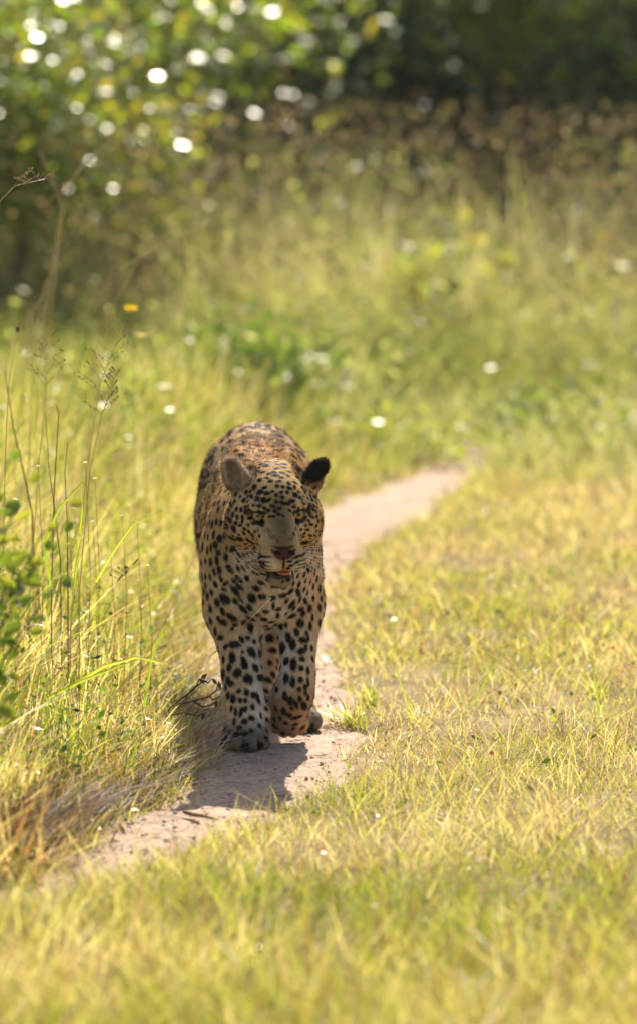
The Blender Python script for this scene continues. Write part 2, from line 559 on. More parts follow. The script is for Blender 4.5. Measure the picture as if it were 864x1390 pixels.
# ---- coat: base colour
hl = (LV - HP) @ HM            # head-frame coordinates
def sm(x, a, b): 
    t = np.clip((x - a) / (b - a), 0, 1); return t * t * (3 - 2 * t)
def mixc(A, B, t): return A * (1 - t[:, None]) + np.array(B) * t[:, None]
x, y, z = LV.T
col = np.tile(np.array((.48, .285, .11)), (len(LV), 1))
col = mixc(col, (.43, .215, .070), sm(z, .57, .64) * sm(y, -.40, -.2) * (1 - sm(y, .1, .7)))      # nape, sunlit orange put into the coat
col = mixc(col, (.62, .40, .20), 1 - sm(z, .30, .50))
col = mixc(col, (.62, .45, .28), (1 - sm(z, .20, .34)) * .5)
col = mixc(col, (.44, .31, .18), sm(z, .50, .58) * sm(y, .25, .5) * .7)  # rear back greyed to carry the sheen of light on the fur
ishead = sm(-y, .26, .31) * sm(z, .36, .40)
under = sm(-LN[:, 2], .0, .7)
col = mixc(col, (.62, .55, .45), under * .8)
inner = np.where(x < 0, sm(LN[:, 0], -.1, .7), sm(-LN[:, 0], -.1, .7)) * (1 - sm(z, .28, .36))
col = mixc(col, (.62, .56, .48), inner * .75)
col = mixc(col, (.36, .18, .06), (x > .01) * (1 - sm(z, .09, .18)) * (y < .2) * .75)           # back of the lifted foot, orange backlight put into the colour
col = mixc(col, (.085, .07, .055), ((x < .02) * (y < .0) | (y > .15)) * (1 - sm(z, .045, .075)) * .85)        # dusty dark paw
# face
hx, hy, hz = hl.T
face = ishead
col = mixc(col, (.54, .335, .14), face * .9)
col = mixc(col, (.33, .165, .055), face * sm(hy, .03, .09) * sm(hz, .03, .055) * .8)
bridge = np.exp(-np.abs(hx / .024) ** 3) * sm(-hy, .0, .035) * sm(hz, -.065, -.04) * face
col = mixc(col, (.150, .094, .040), bridge * .88)
col = mixc(col, (.30, .24, .17), face * (1 - sm(hz, -.112, -.102)) * sm(-hy, .02, .05) * .9)        # chin
col = mixc(col, (.60, .50, .36), face * np.exp(-((np.abs(hx) - .03) / .022) ** 2 - ((hz + .072) / .016) ** 2) * sm(-hy, .05, .08))
col = mixc(col, (.46, .38, .26), face * np.exp(-((np.abs(hx) - .047) / .016) ** 2 - ((hz + .020) / .007) ** 2) * .9)
nl = face * np.exp(-np.maximum(((hx / .021) ** 2 + ((hz + .043) / .0125) ** 2) - 1, 0) * 6) * sm(-hy, .104, .109)
col = mixc(col, (.085, .036, .024), nl)
BLACK = np.array((.012, .010, .009))
dark = np.zeros(len(LV))
ck = np.floor(LV / .04).astype(int)
key = (ck[:, 0] + 100) * 1000000 + (ck[:, 1] + 100) * 1000 + ck[:, 2] + 100
srt = np.argsort(key, kind='stable')
uk, us = np.unique(key[srt], return_index=True)
cells = {tuple(ck[g_[0]].tolist()): g_ for g_ in np.split(srt, us[1:])}
ZY = None
def paint(c, ax, ay, az, r, soft=.35, amt=1.0, rag=.22):
    """darken an ellipsoid of axes ax, ay, az (unit rows) and radii r round c"""
    global dark
    c = np.array(c, float)
    R_ = max(r) * 1.6
    k_ = (int(math.floor(c[0] / .04)), int(math.floor(c[1] / .04)), int(math.floor(c[2] / .04)))
    ids = [cells[q] for q in ((k_[0] + a, k_[1] + b, k_[2] + e) for a in (-1, 0, 1) for b in (-1, 0, 1) for e in (-1, 0, 1)) if q in cells]
    if not ids: return
    ids = np.concatenate(ids)
    ids = ids[np.abs(LV[ids] - c).max(1) < R_]
    if not len(ids): return
    d = LV[ids] - c
    q = np.sqrt(((d @ ax) / r[0]) ** 2 + ((d @ ay) / r[1]) ** 2 + ((d @ az) / r[2]) ** 2)
    q += rag * (np.sin(d @ ax * 420 + c[0] * 900) * np.sin(d @ ay * 510 + c[2] * 700)) * .5 + rng.normal(0, .05, len(q))
    v = (1 - sm(q, 1 - soft, 1 + soft)) * amt
    dark[ids] = np.maximum(dark[ids], v)
def frame(n, ang):
    """tangent frame: x to the right of the photograph, turned by ang in the image plane"""
    n = n / (np.linalg.norm(n) + 1e-9)
    u = np.array((1., 0, 0)); u -= n * (u @ n)
    if np.linalg.norm(u) < .2: u = np.array((0, 1., 0)) - n * n[1]
    u /= np.linalg.norm(u); w = np.cross(n, u)
    if w[2] < 0: w = -w
    ca, sa = math.cos(R(ang)), math.sin(R(ang))
    return u * ca + w * sa, -u * sa + w * ca, n
taken = []
PXM = 614.0
def mark(px, py, w, h, ang=0, amt=1.0, soft=.3, keep=True):
    """one marking of the coat, w x h photograph pixels"""
    c, n, d = hit(px, py)
    if c is None: return
    vd = np.array(ray(px, py))
    ax, ay, az = frame(n, ang)
    k = 1.0 / PXM
    cosx = max(.45, math.sqrt(max(0, 1 - (ax @ vd) ** 2))); cosy = max(.45, math.sqrt(max(0, 1 - (ay @ vd) ** 2)))
    paint(c, ax, ay, az, (w * .5 * k / cosx, h * .5 * k / cosy, .02), soft, amt)
    if keep: taken.append((*c, max(w, h) * .5 * k))
# markings read off the photograph: x, y, width, height (photograph pixels), turn in degrees
M_ = """
350 640 6 3 0;338 645 6 3 20;328 653 6 4 30;361 632 7 3 10;372 641 6 3 0;352 652 6 4 15;345 661 7 5 25;359 662 6 4 0;367 653 6 4 0;376 660 5 4 0;353 668 8 6 0
334 668 6 4 40;341 674 5 5 50;349 677 7 6 60;357 679 7 8 75;364 679 4 8 -60;331 679 5 5 0;370 687 4 6 70;364 693 4 5 70;359 690 4 5 60;373 694 4 5 80;379 690 4 6 90;384 683 4 8 70;390 684 4 8 90;396 680 5 7 100;401 672 6 7 90;408 676 4 6 90
378 698 3 5 90;371 701 3 5 90;384 700 3 4 90;366 701 3 4 80;383 675 5 4 0;390 668 5 4 0;375 672 5 4 0;384 661 5 4 0;392 656 5 4 0;400 661 4 5 0;365 643 6 3 0;382 648 6 3 0;391 646 5 3 0;370 667 4 3 0;412 683 3 5 80;415 692 3 5 80;399 688 4 5 90
325 662 6 4 60;320 671 4 6 0;313 684 4 6 10;318 681 4 5 0;327 692 4 6 10;321 691 4 5 0;311 694 4 6 0;316 699 4 6 0;307 699 4 6 10;322 702 4 6 10;329 702 4 6 20;313 707 4 6 0;320 710 4 5 20;326 713 4 4 30;308 714 5 7 10;317 718 5 9 35;325 732 7 6 30;314 731 7 5 40;332 718 4 4 0;337 713 3 5 20;331 724 3 5 30;338 722 3 5 30;343 727 3 5 30;336 733 3 6 20;342 737 3 6 20;349 733 3 4 20;346 744 3 6 10;352 728 3 4 0;329 708 3 5 0
316 745 14 8 60;323 751 14 9 25;330 754 8 5 0;305 726 9 6 45;298 731 7 9 10;292 740 6 9 0;296 750 6 7 0
414 737 8 7 40;421 727 3 5 40;411 729 3 4 60;405 725 3 4 80;408 719 3 4 80;402 718 3 4 80;399 725 3 4 80;417 719 3 5 60;422 712 3 5 60;419 707 3 4 60;424 702 3 5 80;424 748 5 8 70;430 733 4 9 80;427 758 4 7 90
345 753 9 3 -12;352 757 9 3 -10;346 761 9 3 -6;354 764 9 3 -4;348 768 7 3 0;356 770 7 3 0;345 747 6 2.5 -15;393 762 8 2.5 10;401 757 7 2.5 15;395 768 7 2.5 6;402 764 6 2.5 10;398 752 5 2.5 15;391 772 5 2.5 0
324 786 12 6 -10;318 789 8 6 0;300 786 5 8 10;306 792 9 5 50;325 797 11 7 0;335 785 7 7 0;312 772 12 7 -20;319 802 18 7 -32;305 813 16 11 -35;342 812 13 11 -25;330 827 14 7 -5;304 800 7 5 30;327 815 9 4 -5;285 783 4 7 0;292 793 6 9 20;287 804 5 8 15;302 830 6 12 25;314 838 17 7 -28;303 845 11 8 -25;332 845 10 7 25;319 848 8 5 0;340 852 8 14 5;296 840 5 8 0;292 858 4 12 5;315 854 6 5 0;299 866 8 7 0
384 808 11 6 -15;370 812 7 8 -60;394 803 10 6 0;405 805 7 11 20;413 800 6 6 0;406 793 6 8 0;398 792 5 6 0;391 787 5 5 0;404 782 5 5 0;413 780 6 6 0;421 790 5 6 0;396 821 13 7 10;408 827 9 6 0;414 816 6 9 30;378 827 8 6 -15;371 823 4 10 0;377 836 5 7 0;396 836 12 6 0;407 846 10 12 30;411 833 7 8 0;381 850 7 8 0;388 848 5 7 0;374 848 6 6 0;358 841 8 8 30;361 850 6 5 0;402 857 7 9 30;420 826 6 10 0;425 812 4 8 0;424 838 4 9 0;421 850 5 12 0;416 860 5 8 10;384 790 4 4 0;418 772 6 9 20;427 776 4 8 0;422 763 4 6 0;425 796 4 8 0
318 875 16 9 -5;328 868 6 10 30;336 866 8 6 -30;342 886 9 15 40;331 897 6 14 25;315 893 9 16 5;311 906 7 10 10;303 896 4 10 0;332 903 9 12 10;322 914 11 12 -40;347 907 7 12 30;337 922 12 14 45;353 920 7 9 0;353 888 6 11 0;302 916 6 14 0;309 924 6 10 0;345 871 5 6 0;329 885 4 5 0;306 878 6 8 0;313 928 9 8 0;316 949 8 12 10;324 938 6 6 0;326 951 6 7 30;333 951 5 6 0;335 940 7 9 0;344 944 7 9 0;350 948 5 15 15;320 967 5 12 5;327 968 5 13 -10;333 963 5 8 -10;343 960 6 8 0;318 980 5 10 0;325 988 7 7 0;332 980 8 7 0;341 975 8 7 0;354 972 4 9 0;352 985 5 6 0;321 998 10 6 10;329 997 7 6 10;334 996 6 5 20;341 992 6 6 0;314 962 4 9 0;309 945 5 10 0;306 933 4 9 0;361 992 4 6 0
366 866 11 12 0;370 883 12 8 0;366 900 6 8 0;371 916 8 10 0;357 920 7 9 0;361 938 7 8 20;361 962 6 6 0;377 898 5 8 0;376 907 5 6 0;377 866 4 5 0
391 866 8 14 10;397 875 9 14 0;382 880 8 16 0;403 860 7 8 0;411 869 11 8 0;409 884 10 9 10;398 902 9 17 0;388 898 8 10 0;410 895 8 7 0;415 879 5 10 0;418 867 4 9 0;409 907 7 7 0;418 911 5 11 0;388 921 7 14 0;397 926 7 14 0;408 923 7 8 0;418 926 4 12 0;406 936 6 7 0;414 933 5 8 0;386 945 6 12 0;394 952 10 13 25;407 949 6 8 10;413 959 8 11 20;402 957 6 11 10;414 941 5 7 0;385 966 7 9 0;392 971 8 6 0;403 974 16 4 5;418 947 4 9 0;396 962 5 5 0;380 975 5 5 0;388 982 7 4 -5;400 984 9 3 5;384 996 8 4 0;398 990 6 4 0;374 962 4 8 30;424 895 4 8 0;423 880 4 8 0;372 977 4 6 0
"""
for row in M_.strip().splitlines():
    for t in row.split(';'):
        v = [float(q) for q in t.split()]
        v += [0.0] * (5 - len(v))
        k_ = 1.30 if v[1] < 790 else 1.2
        if v[1] < 740 and 305 < v[0] < 430: k_ = 1.36
        mark(v[0], v[1], max(v[2] * k_, 4.2), max(v[3] * k_, 3.8), v[4])
# black lids, tear lines, lips and mouth corner, in the head frame
def hpaint(c, r, ang=0, amt=1.0, soft=.3):
    M = np.array(hm @ Matrix.Rotation(R(ang), 3, 'Y'))
    paint(H(c), M[:, 0], M[:, 1], M[:, 2], r, soft, amt, .05)
for sgn in (-1, 1):
    hpaint((sgn * .046, -.03, .0110), (.022, .03, .0048), sgn * 15)
    hpaint((sgn * .046, -.03, -.0115), (.019, .03, .0044), sgn * 16)
    hpaint((sgn * .029, -.035, -.015), (.0075, .03, .020), sgn * -22, 1.0)
    hpaint((sgn * .025, -.05, -.036), (.007, .03, .016), sgn * -8, .7)
    hpaint((sgn * .067, -.01, .007), (.009, .03, .009), sgn * 30, .9)
    hpaint((sgn * .036, -.070, -.108), (.016, .04, .020), 0)
    hpaint((sgn * .0175, -.116, -.040), (.012, .012, .0042), sgn * -14, .95)
    hpaint((sgn * .022, -.105, -.0925), (.024, .03, .0045), sgn * 6, .9)
    for q in range(4):
        hpaint((sgn * .036, -.09, -.052 - .0095 * q), (.018, .04, .0030), sgn * (10 - 4 * q), 1)
hpaint((0, -.11, -.029), (.024, .02, .0040), 0, .95)
hpaint((0, -.12, -.066), (.0030, .02, .017), 0, .95)
hpaint((0, -.09, -.100), (.036, .045, .011), 0, 1.0)
hpaint((0, -.085, -.112), (.026, .04, .004), 0, .8)

for q in range(34):      # fine freckles along the bridge and the sides of the nose
    yy = rng.uniform(-.085, -.01); xx = rng.choice((-1, 1)) * rng.uniform(.012, .030)
    hpaint((xx, yy - .02, -.012 + .30 * (yy + .05) * .5), (.0024, .06, .0022), rng.uniform(-40, 40), .55)
# spots elsewhere: thrown at random on the hide, sized by where they are; rings on the flanks
def hide(p):
    """spacing and half size of spots at a point of the body frame"""
    h = (p - HP) @ HM
    if p[1] < -.24 and p[2] > .40:
        if h[2] > .045: return (.0150, .0082, .0052)
        if -.065 < h[0] < .065 and h[1] < -.04: return None
        return (.0130, .0054, .0044)
    if p[2] > .56 and p[1] < .1: return (.026, .0125, .0072)
    if p[1] > .28 and p[2] > .30: return (.043, .0, .0)
    if p[2] < .30: return (.030, .0110, .0085)
    return (.026, .0100, .0078)
T = [np.array(t) for t in taken]
TA = np.array(T) if T else np.zeros((0, 4))
order = rng.choice(len(LV), 26000, replace=False)
na = len(TA); acc_p = np.full((9000, 3), 9.0); acc_r = np.zeros(9000); acc_p[:na] = TA[:, :3]; acc_r[:na] = TA[:, 3]
for i in order:
    p = LV[i]
    hs = hide(p)
    if hs is None or p[2] < .012: continue
    sp, a, b = hs
    vis = LN[i, 1] < .1 and p[1] < .1
    if len(acc_p):
        dd = ((acc_p[:na] - p) ** 2).sum(1)
        if (dd < np.maximum(acc_r[:na] + sp * .42, sp * .78) ** 2).any(): continue
    acc_p[na] = p; acc_r[na] = a if a else .02; na += 1
    n = LN[i]
    if a:
        ang = rng.uniform(-30, 30) + (90 if p[2] < .56 and abs(n[0]) > .5 else 0)
        ax, ay, az = frame(n, ang)
        s_ = rng.uniform(.75, 1.2)
        paint(p, ax, ay, az, (a * s_, b * s_, .02), .35)
    else:
        ax, ay, az = frame(n, rng.uniform(0, 360))
        m = rng.integers(4, 6)
        for k in range(m):
            th = 2 * math.pi * (k + rng.uniform(-.2, .2)) / m
            rr = rng.uniform(.013, .017)
            c = p + ax * math.cos(th) * rr + ay * math.sin(th) * rr
            ex = -ax * math.sin(th) + ay * math.cos(th); ey = ax * math.cos(th) + ay * math.sin(th)
            paint(c, ex, ey, az, (rng.uniform(.010, .0135), .0082, .02), .35)
# ears: black backs, pale inside
earLc, earRc = H((-.085, .07, .070)), H((.088, .075, .066))
dL = np.linalg.norm(LV - earLc, axis=1); dR = np.linalg.norm(LV - earRc, axis=1)
eL = 1 - sm(dL, .040, .055); eR = 1 - sm(dR, .036, .05)
front = sm(-(LN @ (HM @ np.array((0, 1., 0)))), -.1, .3)
dark *= 1 - eL * front * .85
col = mixc(col, (.50, .37, .24), eL * front * .9)
col = mixc(col, (.70, .60, .45), eL * sm(hz, .085, .11) * .7)  # upper rim of the ear painted pale as its rim light
col = mixc(col, (.12, .08, .05), eL * front * (1 - sm(hz, .02, .045)) * .6)
col = mixc(col, (.26, .13, .08), np.exp(-(np.linalg.norm(LV - H((-.095, .06, .10)), axis=1) / .014) ** 2) * .8)
dark = np.maximum(dark, eL * (1 - front) * .9)
rimR = sm(hz, .03, .05)
dark = np.maximum(dark, eR * rimR * .97)
fade = np.exp(-((z - .02) / .02) ** 2)
grain = rng.normal(0, 1, len(LV))
mott = (vnoise(LV[:, 0] + LV[:, 1] * .7 + 3, LV[:, 2] + LV[:, 1] * .4 + 3, .011, 71) - .5) * .34 + (vnoise(LV[:, 0] + 5, LV[:, 2] + LV[:, 1] + 5, .035, 72) - .5) * .30
col = col * (1 + mott[:, None])
col = col * (1 + .10 * grain[:, None])
spotc = BLACK * (1 + .3 * np.clip(grain, -1, 2))[:, None]
hl_ = face * np.exp(-((np.abs(hx) - .046) / .014) ** 2 - ((hz + .022) / .0045) ** 2)
dark *= 1 - hl_ * .7
coat = np.clip(col * (1 - dark[:, None]) + spotc * dark[:, None], 0, 1)

# ---- materials
def fur_mat(name, rough=.55, trans=0.0):
    m, nt, out = nodes_of(name)
    L = nt.links.new
    c = attr(nt, "coat", "Color")
    p = nt.nodes.new("ShaderNodeBsdfPrincipled")
    L(c, p.inputs["Base Color"])
    p.inputs["Roughness"].default_value = rough
    p.inputs["Specular IOR Level"].default_value = .035 if trans else .02
    try:
        p.inputs["Sheen Weight"].default_value = .0
        p.inputs["Sheen Roughness"].default_value = .4
    except KeyError: pass
    if trans:
        t = nt.nodes.new("ShaderNodeBsdfTranslucent"); L(c, t.inputs[0])
        mx = nt.nodes.new("ShaderNodeMixShader"); mx.inputs[0].default_value = trans
        L(p.outputs[0], mx.inputs[1]); L(t.outputs[0], mx.inputs[2]); L(mx.outputs[0], out.inputs[0])
    else:
        noi = nt.nodes.new("ShaderNodeTexNoise"); noi.inputs["Scale"].default_value = 260
        tc = nt.nodes.new("ShaderNodeTexCoord"); mp = nt.nodes.new("ShaderNodeMapping")
        mp.inputs["Scale"].default_value = (1, .5, .4)
        L(tc.outputs["Object"], mp.inputs[0]); L(mp.outputs[0], noi.inputs["Vector"])
        bp = nt.nodes.new("ShaderNodeBump"); bp.inputs["Strength"].default_value = .35; bp.inputs["Distance"].default_value = .004
        L(noi.outputs[0], bp.inputs["Height"]); L(bp.outputs[0], p.inputs["Normal"])
        L(p.outputs[0], out.inputs[0])
    return m
m_hide = fur_mat("leopard_hide")
m_hair = fur_mat("leopard_hair", .5, .62)
leopard = link("leopard", None, None, None, off)
tag(leopard, "spotted male leopard walking towards the camera on the sandy path", "leopard")
body_me = new_mesh("body", LV, LQ.ravel(), np.full(len(LQ), 4), {"coat": coat}, True)
body = link("body", body_me, m_hide, leopard)

# ---- hair: short strips laid along the coat, rooted in the hide
def flow(P, N):
    h = (P - HP) @ HM
    d = np.tile(np.array((0., 1., -.45)), (len(P), 1))
    leg = (1 - sm(P[:, 2], .26, .38))[:, None]
    d = d * (1 - leg) + np.array((0, .25, -1.)) * leg
    chest = (sm(-P[:, 1], -.12, .02) * sm(P[:, 2], .26, .34) * (1 - sm(P[:, 2], .50, .6)))[:, None]
    d = d * (1 - chest) + np.array((0, .1, -1.)) * chest
    fd = h - np.array((0, -.12, -.042)); fd = fd / (np.linalg.norm(fd, axis=1)[:, None] + 1e-6)
    fd = fd @ HM.T
    fc = (sm(-P[:, 1], .22, .30) * sm(P[:, 2], .37, .41))[:, None]
    d = d * (1 - fc) + fd * fc
    d = d - N * (d * N).sum(1)[:, None]
    return d / (np.linalg.norm(d, axis=1)[:, None] + 1e-6)
NH = 270000
wt = LA.copy()
fc = LV[LQ].mean(1)
wt *= np.where(fc[:, 1] < .2, 1.6, .7) * np.where((fc[:, 1] < -.2) & (fc[:, 2] > .38), 2.2, 1)
pick = rng.choice(len(LQ), NH, p=wt / wt.sum())
bw = rng.random((NH, 4)); bw /= bw.sum(1)[:, None]
P = (LV[LQ[pick]] * bw[:, :, None]).sum(1)
vi = LQ[pick, rng.integers(0, 4, NH)]
N = LN[vi]
D_ = flow(P, N)
hh = (P - HP) @ HM
isf = sm(-P[:, 1], .24, .32) * sm(P[:, 2], .37, .41)
ln = (.0065 + .0045 * sm(P[:, 1], .02, .25)) * (1 - isf) + .0032 * isf
ln = ln + .006 * isf * sm(np.abs(hh[:, 0]), .085, .105) * (hh[:, 2] < .03)
ln = ln + .001 * (P[:, 1] < -.02) * (P[:, 2] > .3) * (P[:, 2] < .42) * (1 - isf)
ln = np.where(P[:, 2] < .07, .006, ln)
er = (np.linalg.norm(P - earLc, axis=1) < .05) | (np.linalg.norm(P - earRc, axis=1) < .05)
ln = np.where(er, .011, ln)
bare = (hh[:, 1] < -.085) & (np.abs(hh[:, 0]) < .024) & (hh[:, 2] > -.058) & (hh[:, 2] < -.026)
mouth = (np.abs(hh[:, 0]) < .034) & (hh[:, 1] < -.03) & (hh[:, 2] > -.113) & (hh[:, 2] < -.088)
eyez = (np.abs(np.abs(hh[:, 0]) - .045) < .018) & (hh[:, 1] < .0) & (np.abs(hh[:, 2]) < .0125)
keep = ~(bare | mouth | eyez)
P, N, D_, ln, vi = P[keep], N[keep], D_[keep], ln[keep], vi[keep]
n_ = len(P)
ln = ln * rng.uniform(.6, 1.25, n_)
lift = rng.uniform(.08, .34, n_)[:, None] + (rng.random(n_) < .06)[:, None] * .4
jit = rng.normal(0, .22, (n_, 3))
d1 = D_ + N * (lift + .35) + jit; d1 /= np.linalg.norm(d1, axis=1)[:, None]
d2 = D_ + N * (lift - .05) + jit * 1.3 + np.array((0, 0, -.1)); d2 /= np.linalg.norm(d2, axis=1)[:, None]
sd = np.cross(D_, N) + rng.normal(0, .4, (n_, 3)); sd /= np.linalg.norm(sd, axis=1)[:, None]
wd = (.00033 * rng.uniform(.7, 1.4, n_))[:, None]
r0 = P - N * .001
r1 = r0 + d1 * (ln * .5)[:, None]
r2 = r1 + d2 * (ln * .5)[:, None]
HV = np.stack([r0 - sd * wd, r0 + sd * wd, r1 + sd * wd * .8, r1 - sd * wd * .8, r2], 1).reshape(-1, 3)
b_ = np.arange(n_)[:, None] * 5
HQ = np.concatenate([b_ + np.array([[0, 1, 2, 3]]), b_ + np.array([[3, 2, 4]])], 1).ravel()
hc = coat[vi] * rng.uniform(.72, 1.18, (n_, 1))
hc5 = np.repeat(hc, 5, 0).reshape(-1, 5, 3)
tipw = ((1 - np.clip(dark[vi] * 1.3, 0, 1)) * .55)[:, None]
hc5[:, 4] = hc5[:, 4] * (1 - tipw) + np.array((.80, .68, .50)) * tipw          # pale hair tips, lightened to carry the backlit rim
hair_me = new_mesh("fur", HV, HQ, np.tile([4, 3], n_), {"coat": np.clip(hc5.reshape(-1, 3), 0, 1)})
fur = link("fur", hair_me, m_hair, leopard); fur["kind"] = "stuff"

# ---- eyes
def eye_mat():
    m, nt, out = nodes_of("eye_amber")
    L = nt.links.new
    p = nt.nodes.new("ShaderNodeBsdfPrincipled")
    a = attr(nt, "rad")
    c = ramp(nt, [(0, (.004, .004, .004)), (.16, (.004, .004, .004)), (.20, (.32, .21, .06)), (.50, (.40, .27, .08)), (.66, (.18, .09, .02)), (.72, (.02, .012, .006)), (1, (.012, .01, .01))], a)
    L(c, p.inputs["Base Color"]); p.inputs["Roughness"].default_value = .25; p.inputs["Specular IOR Level"].default_value = .15
    p.inputs["Coat Weight"].default_value = .0; p.inputs["Coat Roughness"].default_value = .03
    L(p.outputs[0], out.inputs[0])
    return m
m_eye = eye_mat()
look = (CAM - off - Vector(HP)).normalized()
look = (look + Vector((.05, 0, -.03))).normalized()
for sgn in (-1, 1):
    rr = .0150
    V = []; rad = []; Fc = []
    fr = look.to_track_quat('Z', 'Y').to_matrix()
    for i in range(25):
        th = math.pi * (i / 24) ** 1.4 * .9
        for k in range(32):
            ph = 2 * math.pi * k / 32
            q = Vector((math.sin(th) * math.cos(ph), math.sin(th) * math.sin(ph), math.cos(th))) * rr
            V.append(tuple(fr @ q)); rad.append(min(1, rr * math.sin(th) / .0165 if th < 1.4 else 1))
    for i in range(24):
        for k in range(32):
            a = i * 32 + k; b = i * 32 + (k + 1) % 32
            Fc += [a, a + 32, b + 32, b]
    me = new_mesh("eye", V, Fc, [4] * (24 * 32), {"rad": rad}, True)
    link("eye", me, m_eye, leopard, Vector(H((sgn * .0448, -.0140, -.0015))))

# ---- tongue, teeth, whiskers
m_tongue = simple_mat("tongue", (.62, .13, .05), .3, .6, .3, noise=.25, scale=200)
g = Geo()
g.blob((0, 0, 0), (.017, .030, .0055), n=20, m=10)
tongue = g.build("tongue", m_tongue, leopard, True)
tongue.location = Vector(H((.004, -.088, -.0985))); tongue.rotation_euler = (Matrix(hm) @ Matrix.Rotation(R(-6), 3, 'X')).to_euler()
m_tooth = simple_mat("tooth", (.75, .68, .52), .25, .5, noise=.05)
for sgn, yy in ((1, -.090),):
    g = Geo()
    b0 = H((sgn * .019, yy, -.110)); b1 = H((sgn * .020, yy - .001, -.105)); b2 = H((sgn * .020, yy + .002, -.099))
    g.tube([b0, b1, b2], [.0022, .0018, .0005], 8)
    g.build("tooth", m_tooth, leopard, True)
m_whisk = simple_mat("whisker", (.85, .80, .70), .3, .6, noise=.02)
for sgn in (-1, 1):
    for i in range(15):
        row, kk = divmod(i, 5)
        a = H((sgn * (.034 + .004 * kk), -.095 + .008 * kk, -.060 - .009 * row))
        out_ = HM @ np.array((sgn * 1., -.25 + .22 * kk + rng.normal(0, .08), -.10 - .22 * row + rng.normal(0, .1)))
        out_ /= np.linalg.norm(out_)
        L_ = rng.uniform(.055, .10) * (1.1 if sgn > 0 else .9)
        dr = np.array((0, 0, -1.)) * L_ * rng.uniform(.15, .45)
        pts = [a + out_ * L_ * t + dr * t * t for t in np.linspace(0, 1, 7)]
        g = Geo(); g.tube(pts, [.00034 * (1 - .75 * t) for t in np.linspace(0, 1, 7)], 4)
        g.build("whisker", m_whisk, leopard)
    for i in range(3):     # brow hairs
        a = H((sgn * (.036 + .006 * i), -.02, .022))
        out_ = HM @ np.array((sgn * (.25 + .2 * i), -.3, 1.)); out_ /= np.linalg.norm(out_)
        pts = [a + out_ * .035 * t + HM @ np.array((0, .012, 0)) * t * t for t in np.linspace(0, 1, 5)]
        g = Geo(); g.tube(pts, [.0003 * (1 - .7 * t) for t in np.linspace(0, 1, 5)], 4)
        g.build("brow_whisker", m_whisk, leopard)
# ------------------------------------------------------------------ grasses
GRASS = [(0, (.060, .100, .010)), (.25, (.15, .185, .018)), (.5, (.27, .26, .040)), (.72, (.44, .38, .17)), (.88, (.50, .43, .27)), (.96, (.22, .11, .045)), (1, (.10, .055, .028))]  # darkest brown stop puts the bank's shade into the colour
m_meadow = plant_mat("meadow_grass_blades", GRASS, .58, .010, .45, 1.75)
m_bank = plant_mat("bank_grass_blades", GRASS, .60, .012, .42, 2.0)
TALL = [(0, (.09, .15, .03)), (.3, (.22, .26, .06)), (.6, (.36, .36, .14)), (.85, (.42, .37, .22)), (1, (.30, .22, .14))]
m_tall = plant_mat("tall_grass_blades", TALL, .55, .008, .40, 1.5)
m_straw = plant_mat("straw", [(0, (.38, .31, .20)), (.5, (.46, .38, .26)), (1, (.24, .15, .09))], .5, .03, .4, 1.5)
m_glint = plant_mat("pale_glint_disc", [(0, (.45, .42, .30)), (1, (.62, .60, .50))], .4, .12, .26, 1.1)

def blades(name, P, h, w, tint, lean, mat, ldir=None, droop=.5):
    """each blade: a bent tapering strip of three segments"""
    n = len(P)
    th = rng.uniform(0, 2 * math.pi, n)
    if ldir is not None:
        d = np.stack([np.cos(th), np.sin(th)], 1) + ldir
        d /= np.linalg.norm(d, axis=1)[:, None] + 1e-6
    else: d = np.stack([np.cos(th), np.sin(th)], 1)
    ph = rng.uniform(0, math.pi, n)
    s_ = np.stack([np.cos(ph), np.sin(ph), np.zeros(n)], 1)
    base = np.concatenate([P[:, :2], ground_z(P[:, 0], P[:, 1])[:, None] - .004], 1)
    pts = []
    for t in (0, .4, .75, 1.0):
        out = (lean * t + droop * lean * t * t * 1.2)[:, None] * h[:, None] * d
        zz = h * (t - .35 * np.clip(lean, 0, 1.3) * t * t)
        pts.append(base + np.concatenate([out, zz[:, None]], 1))
    W = w[:, None] * .5
    V = np.stack([pts[0] - s_ * W * .7, pts[0] + s_ * W * .7, pts[1] - s_ * W, pts[1] + s_ * W, pts[2] - s_ * W * .65, pts[2] + s_ * W * .65, pts[3]], 1).reshape(-1, 3)
    b = np.arange(n)[:, None] * 7
    F = np.concatenate([b + [[0, 1, 3, 2]], b + [[2, 3, 5, 4]], b + [[4, 5, 6]]], 1).ravel()
    me = new_mesh(name, V, F, np.tile([4, 4, 3], n), {"tint": np.repeat(np.clip(tint, 0, 1), 7)})
    o = link(name, me, mat); o["kind"] = "stuff"
    return o

def scatter(n, x0, x1, d0, d1, ok, power=1.0):
    D = d0 + (d1 - d0) * rng.random(n) ** power
    x_ = rng.uniform(x0, x1, n)
    P = np.stack([x_, D], 1)
    return P[ok(P)]

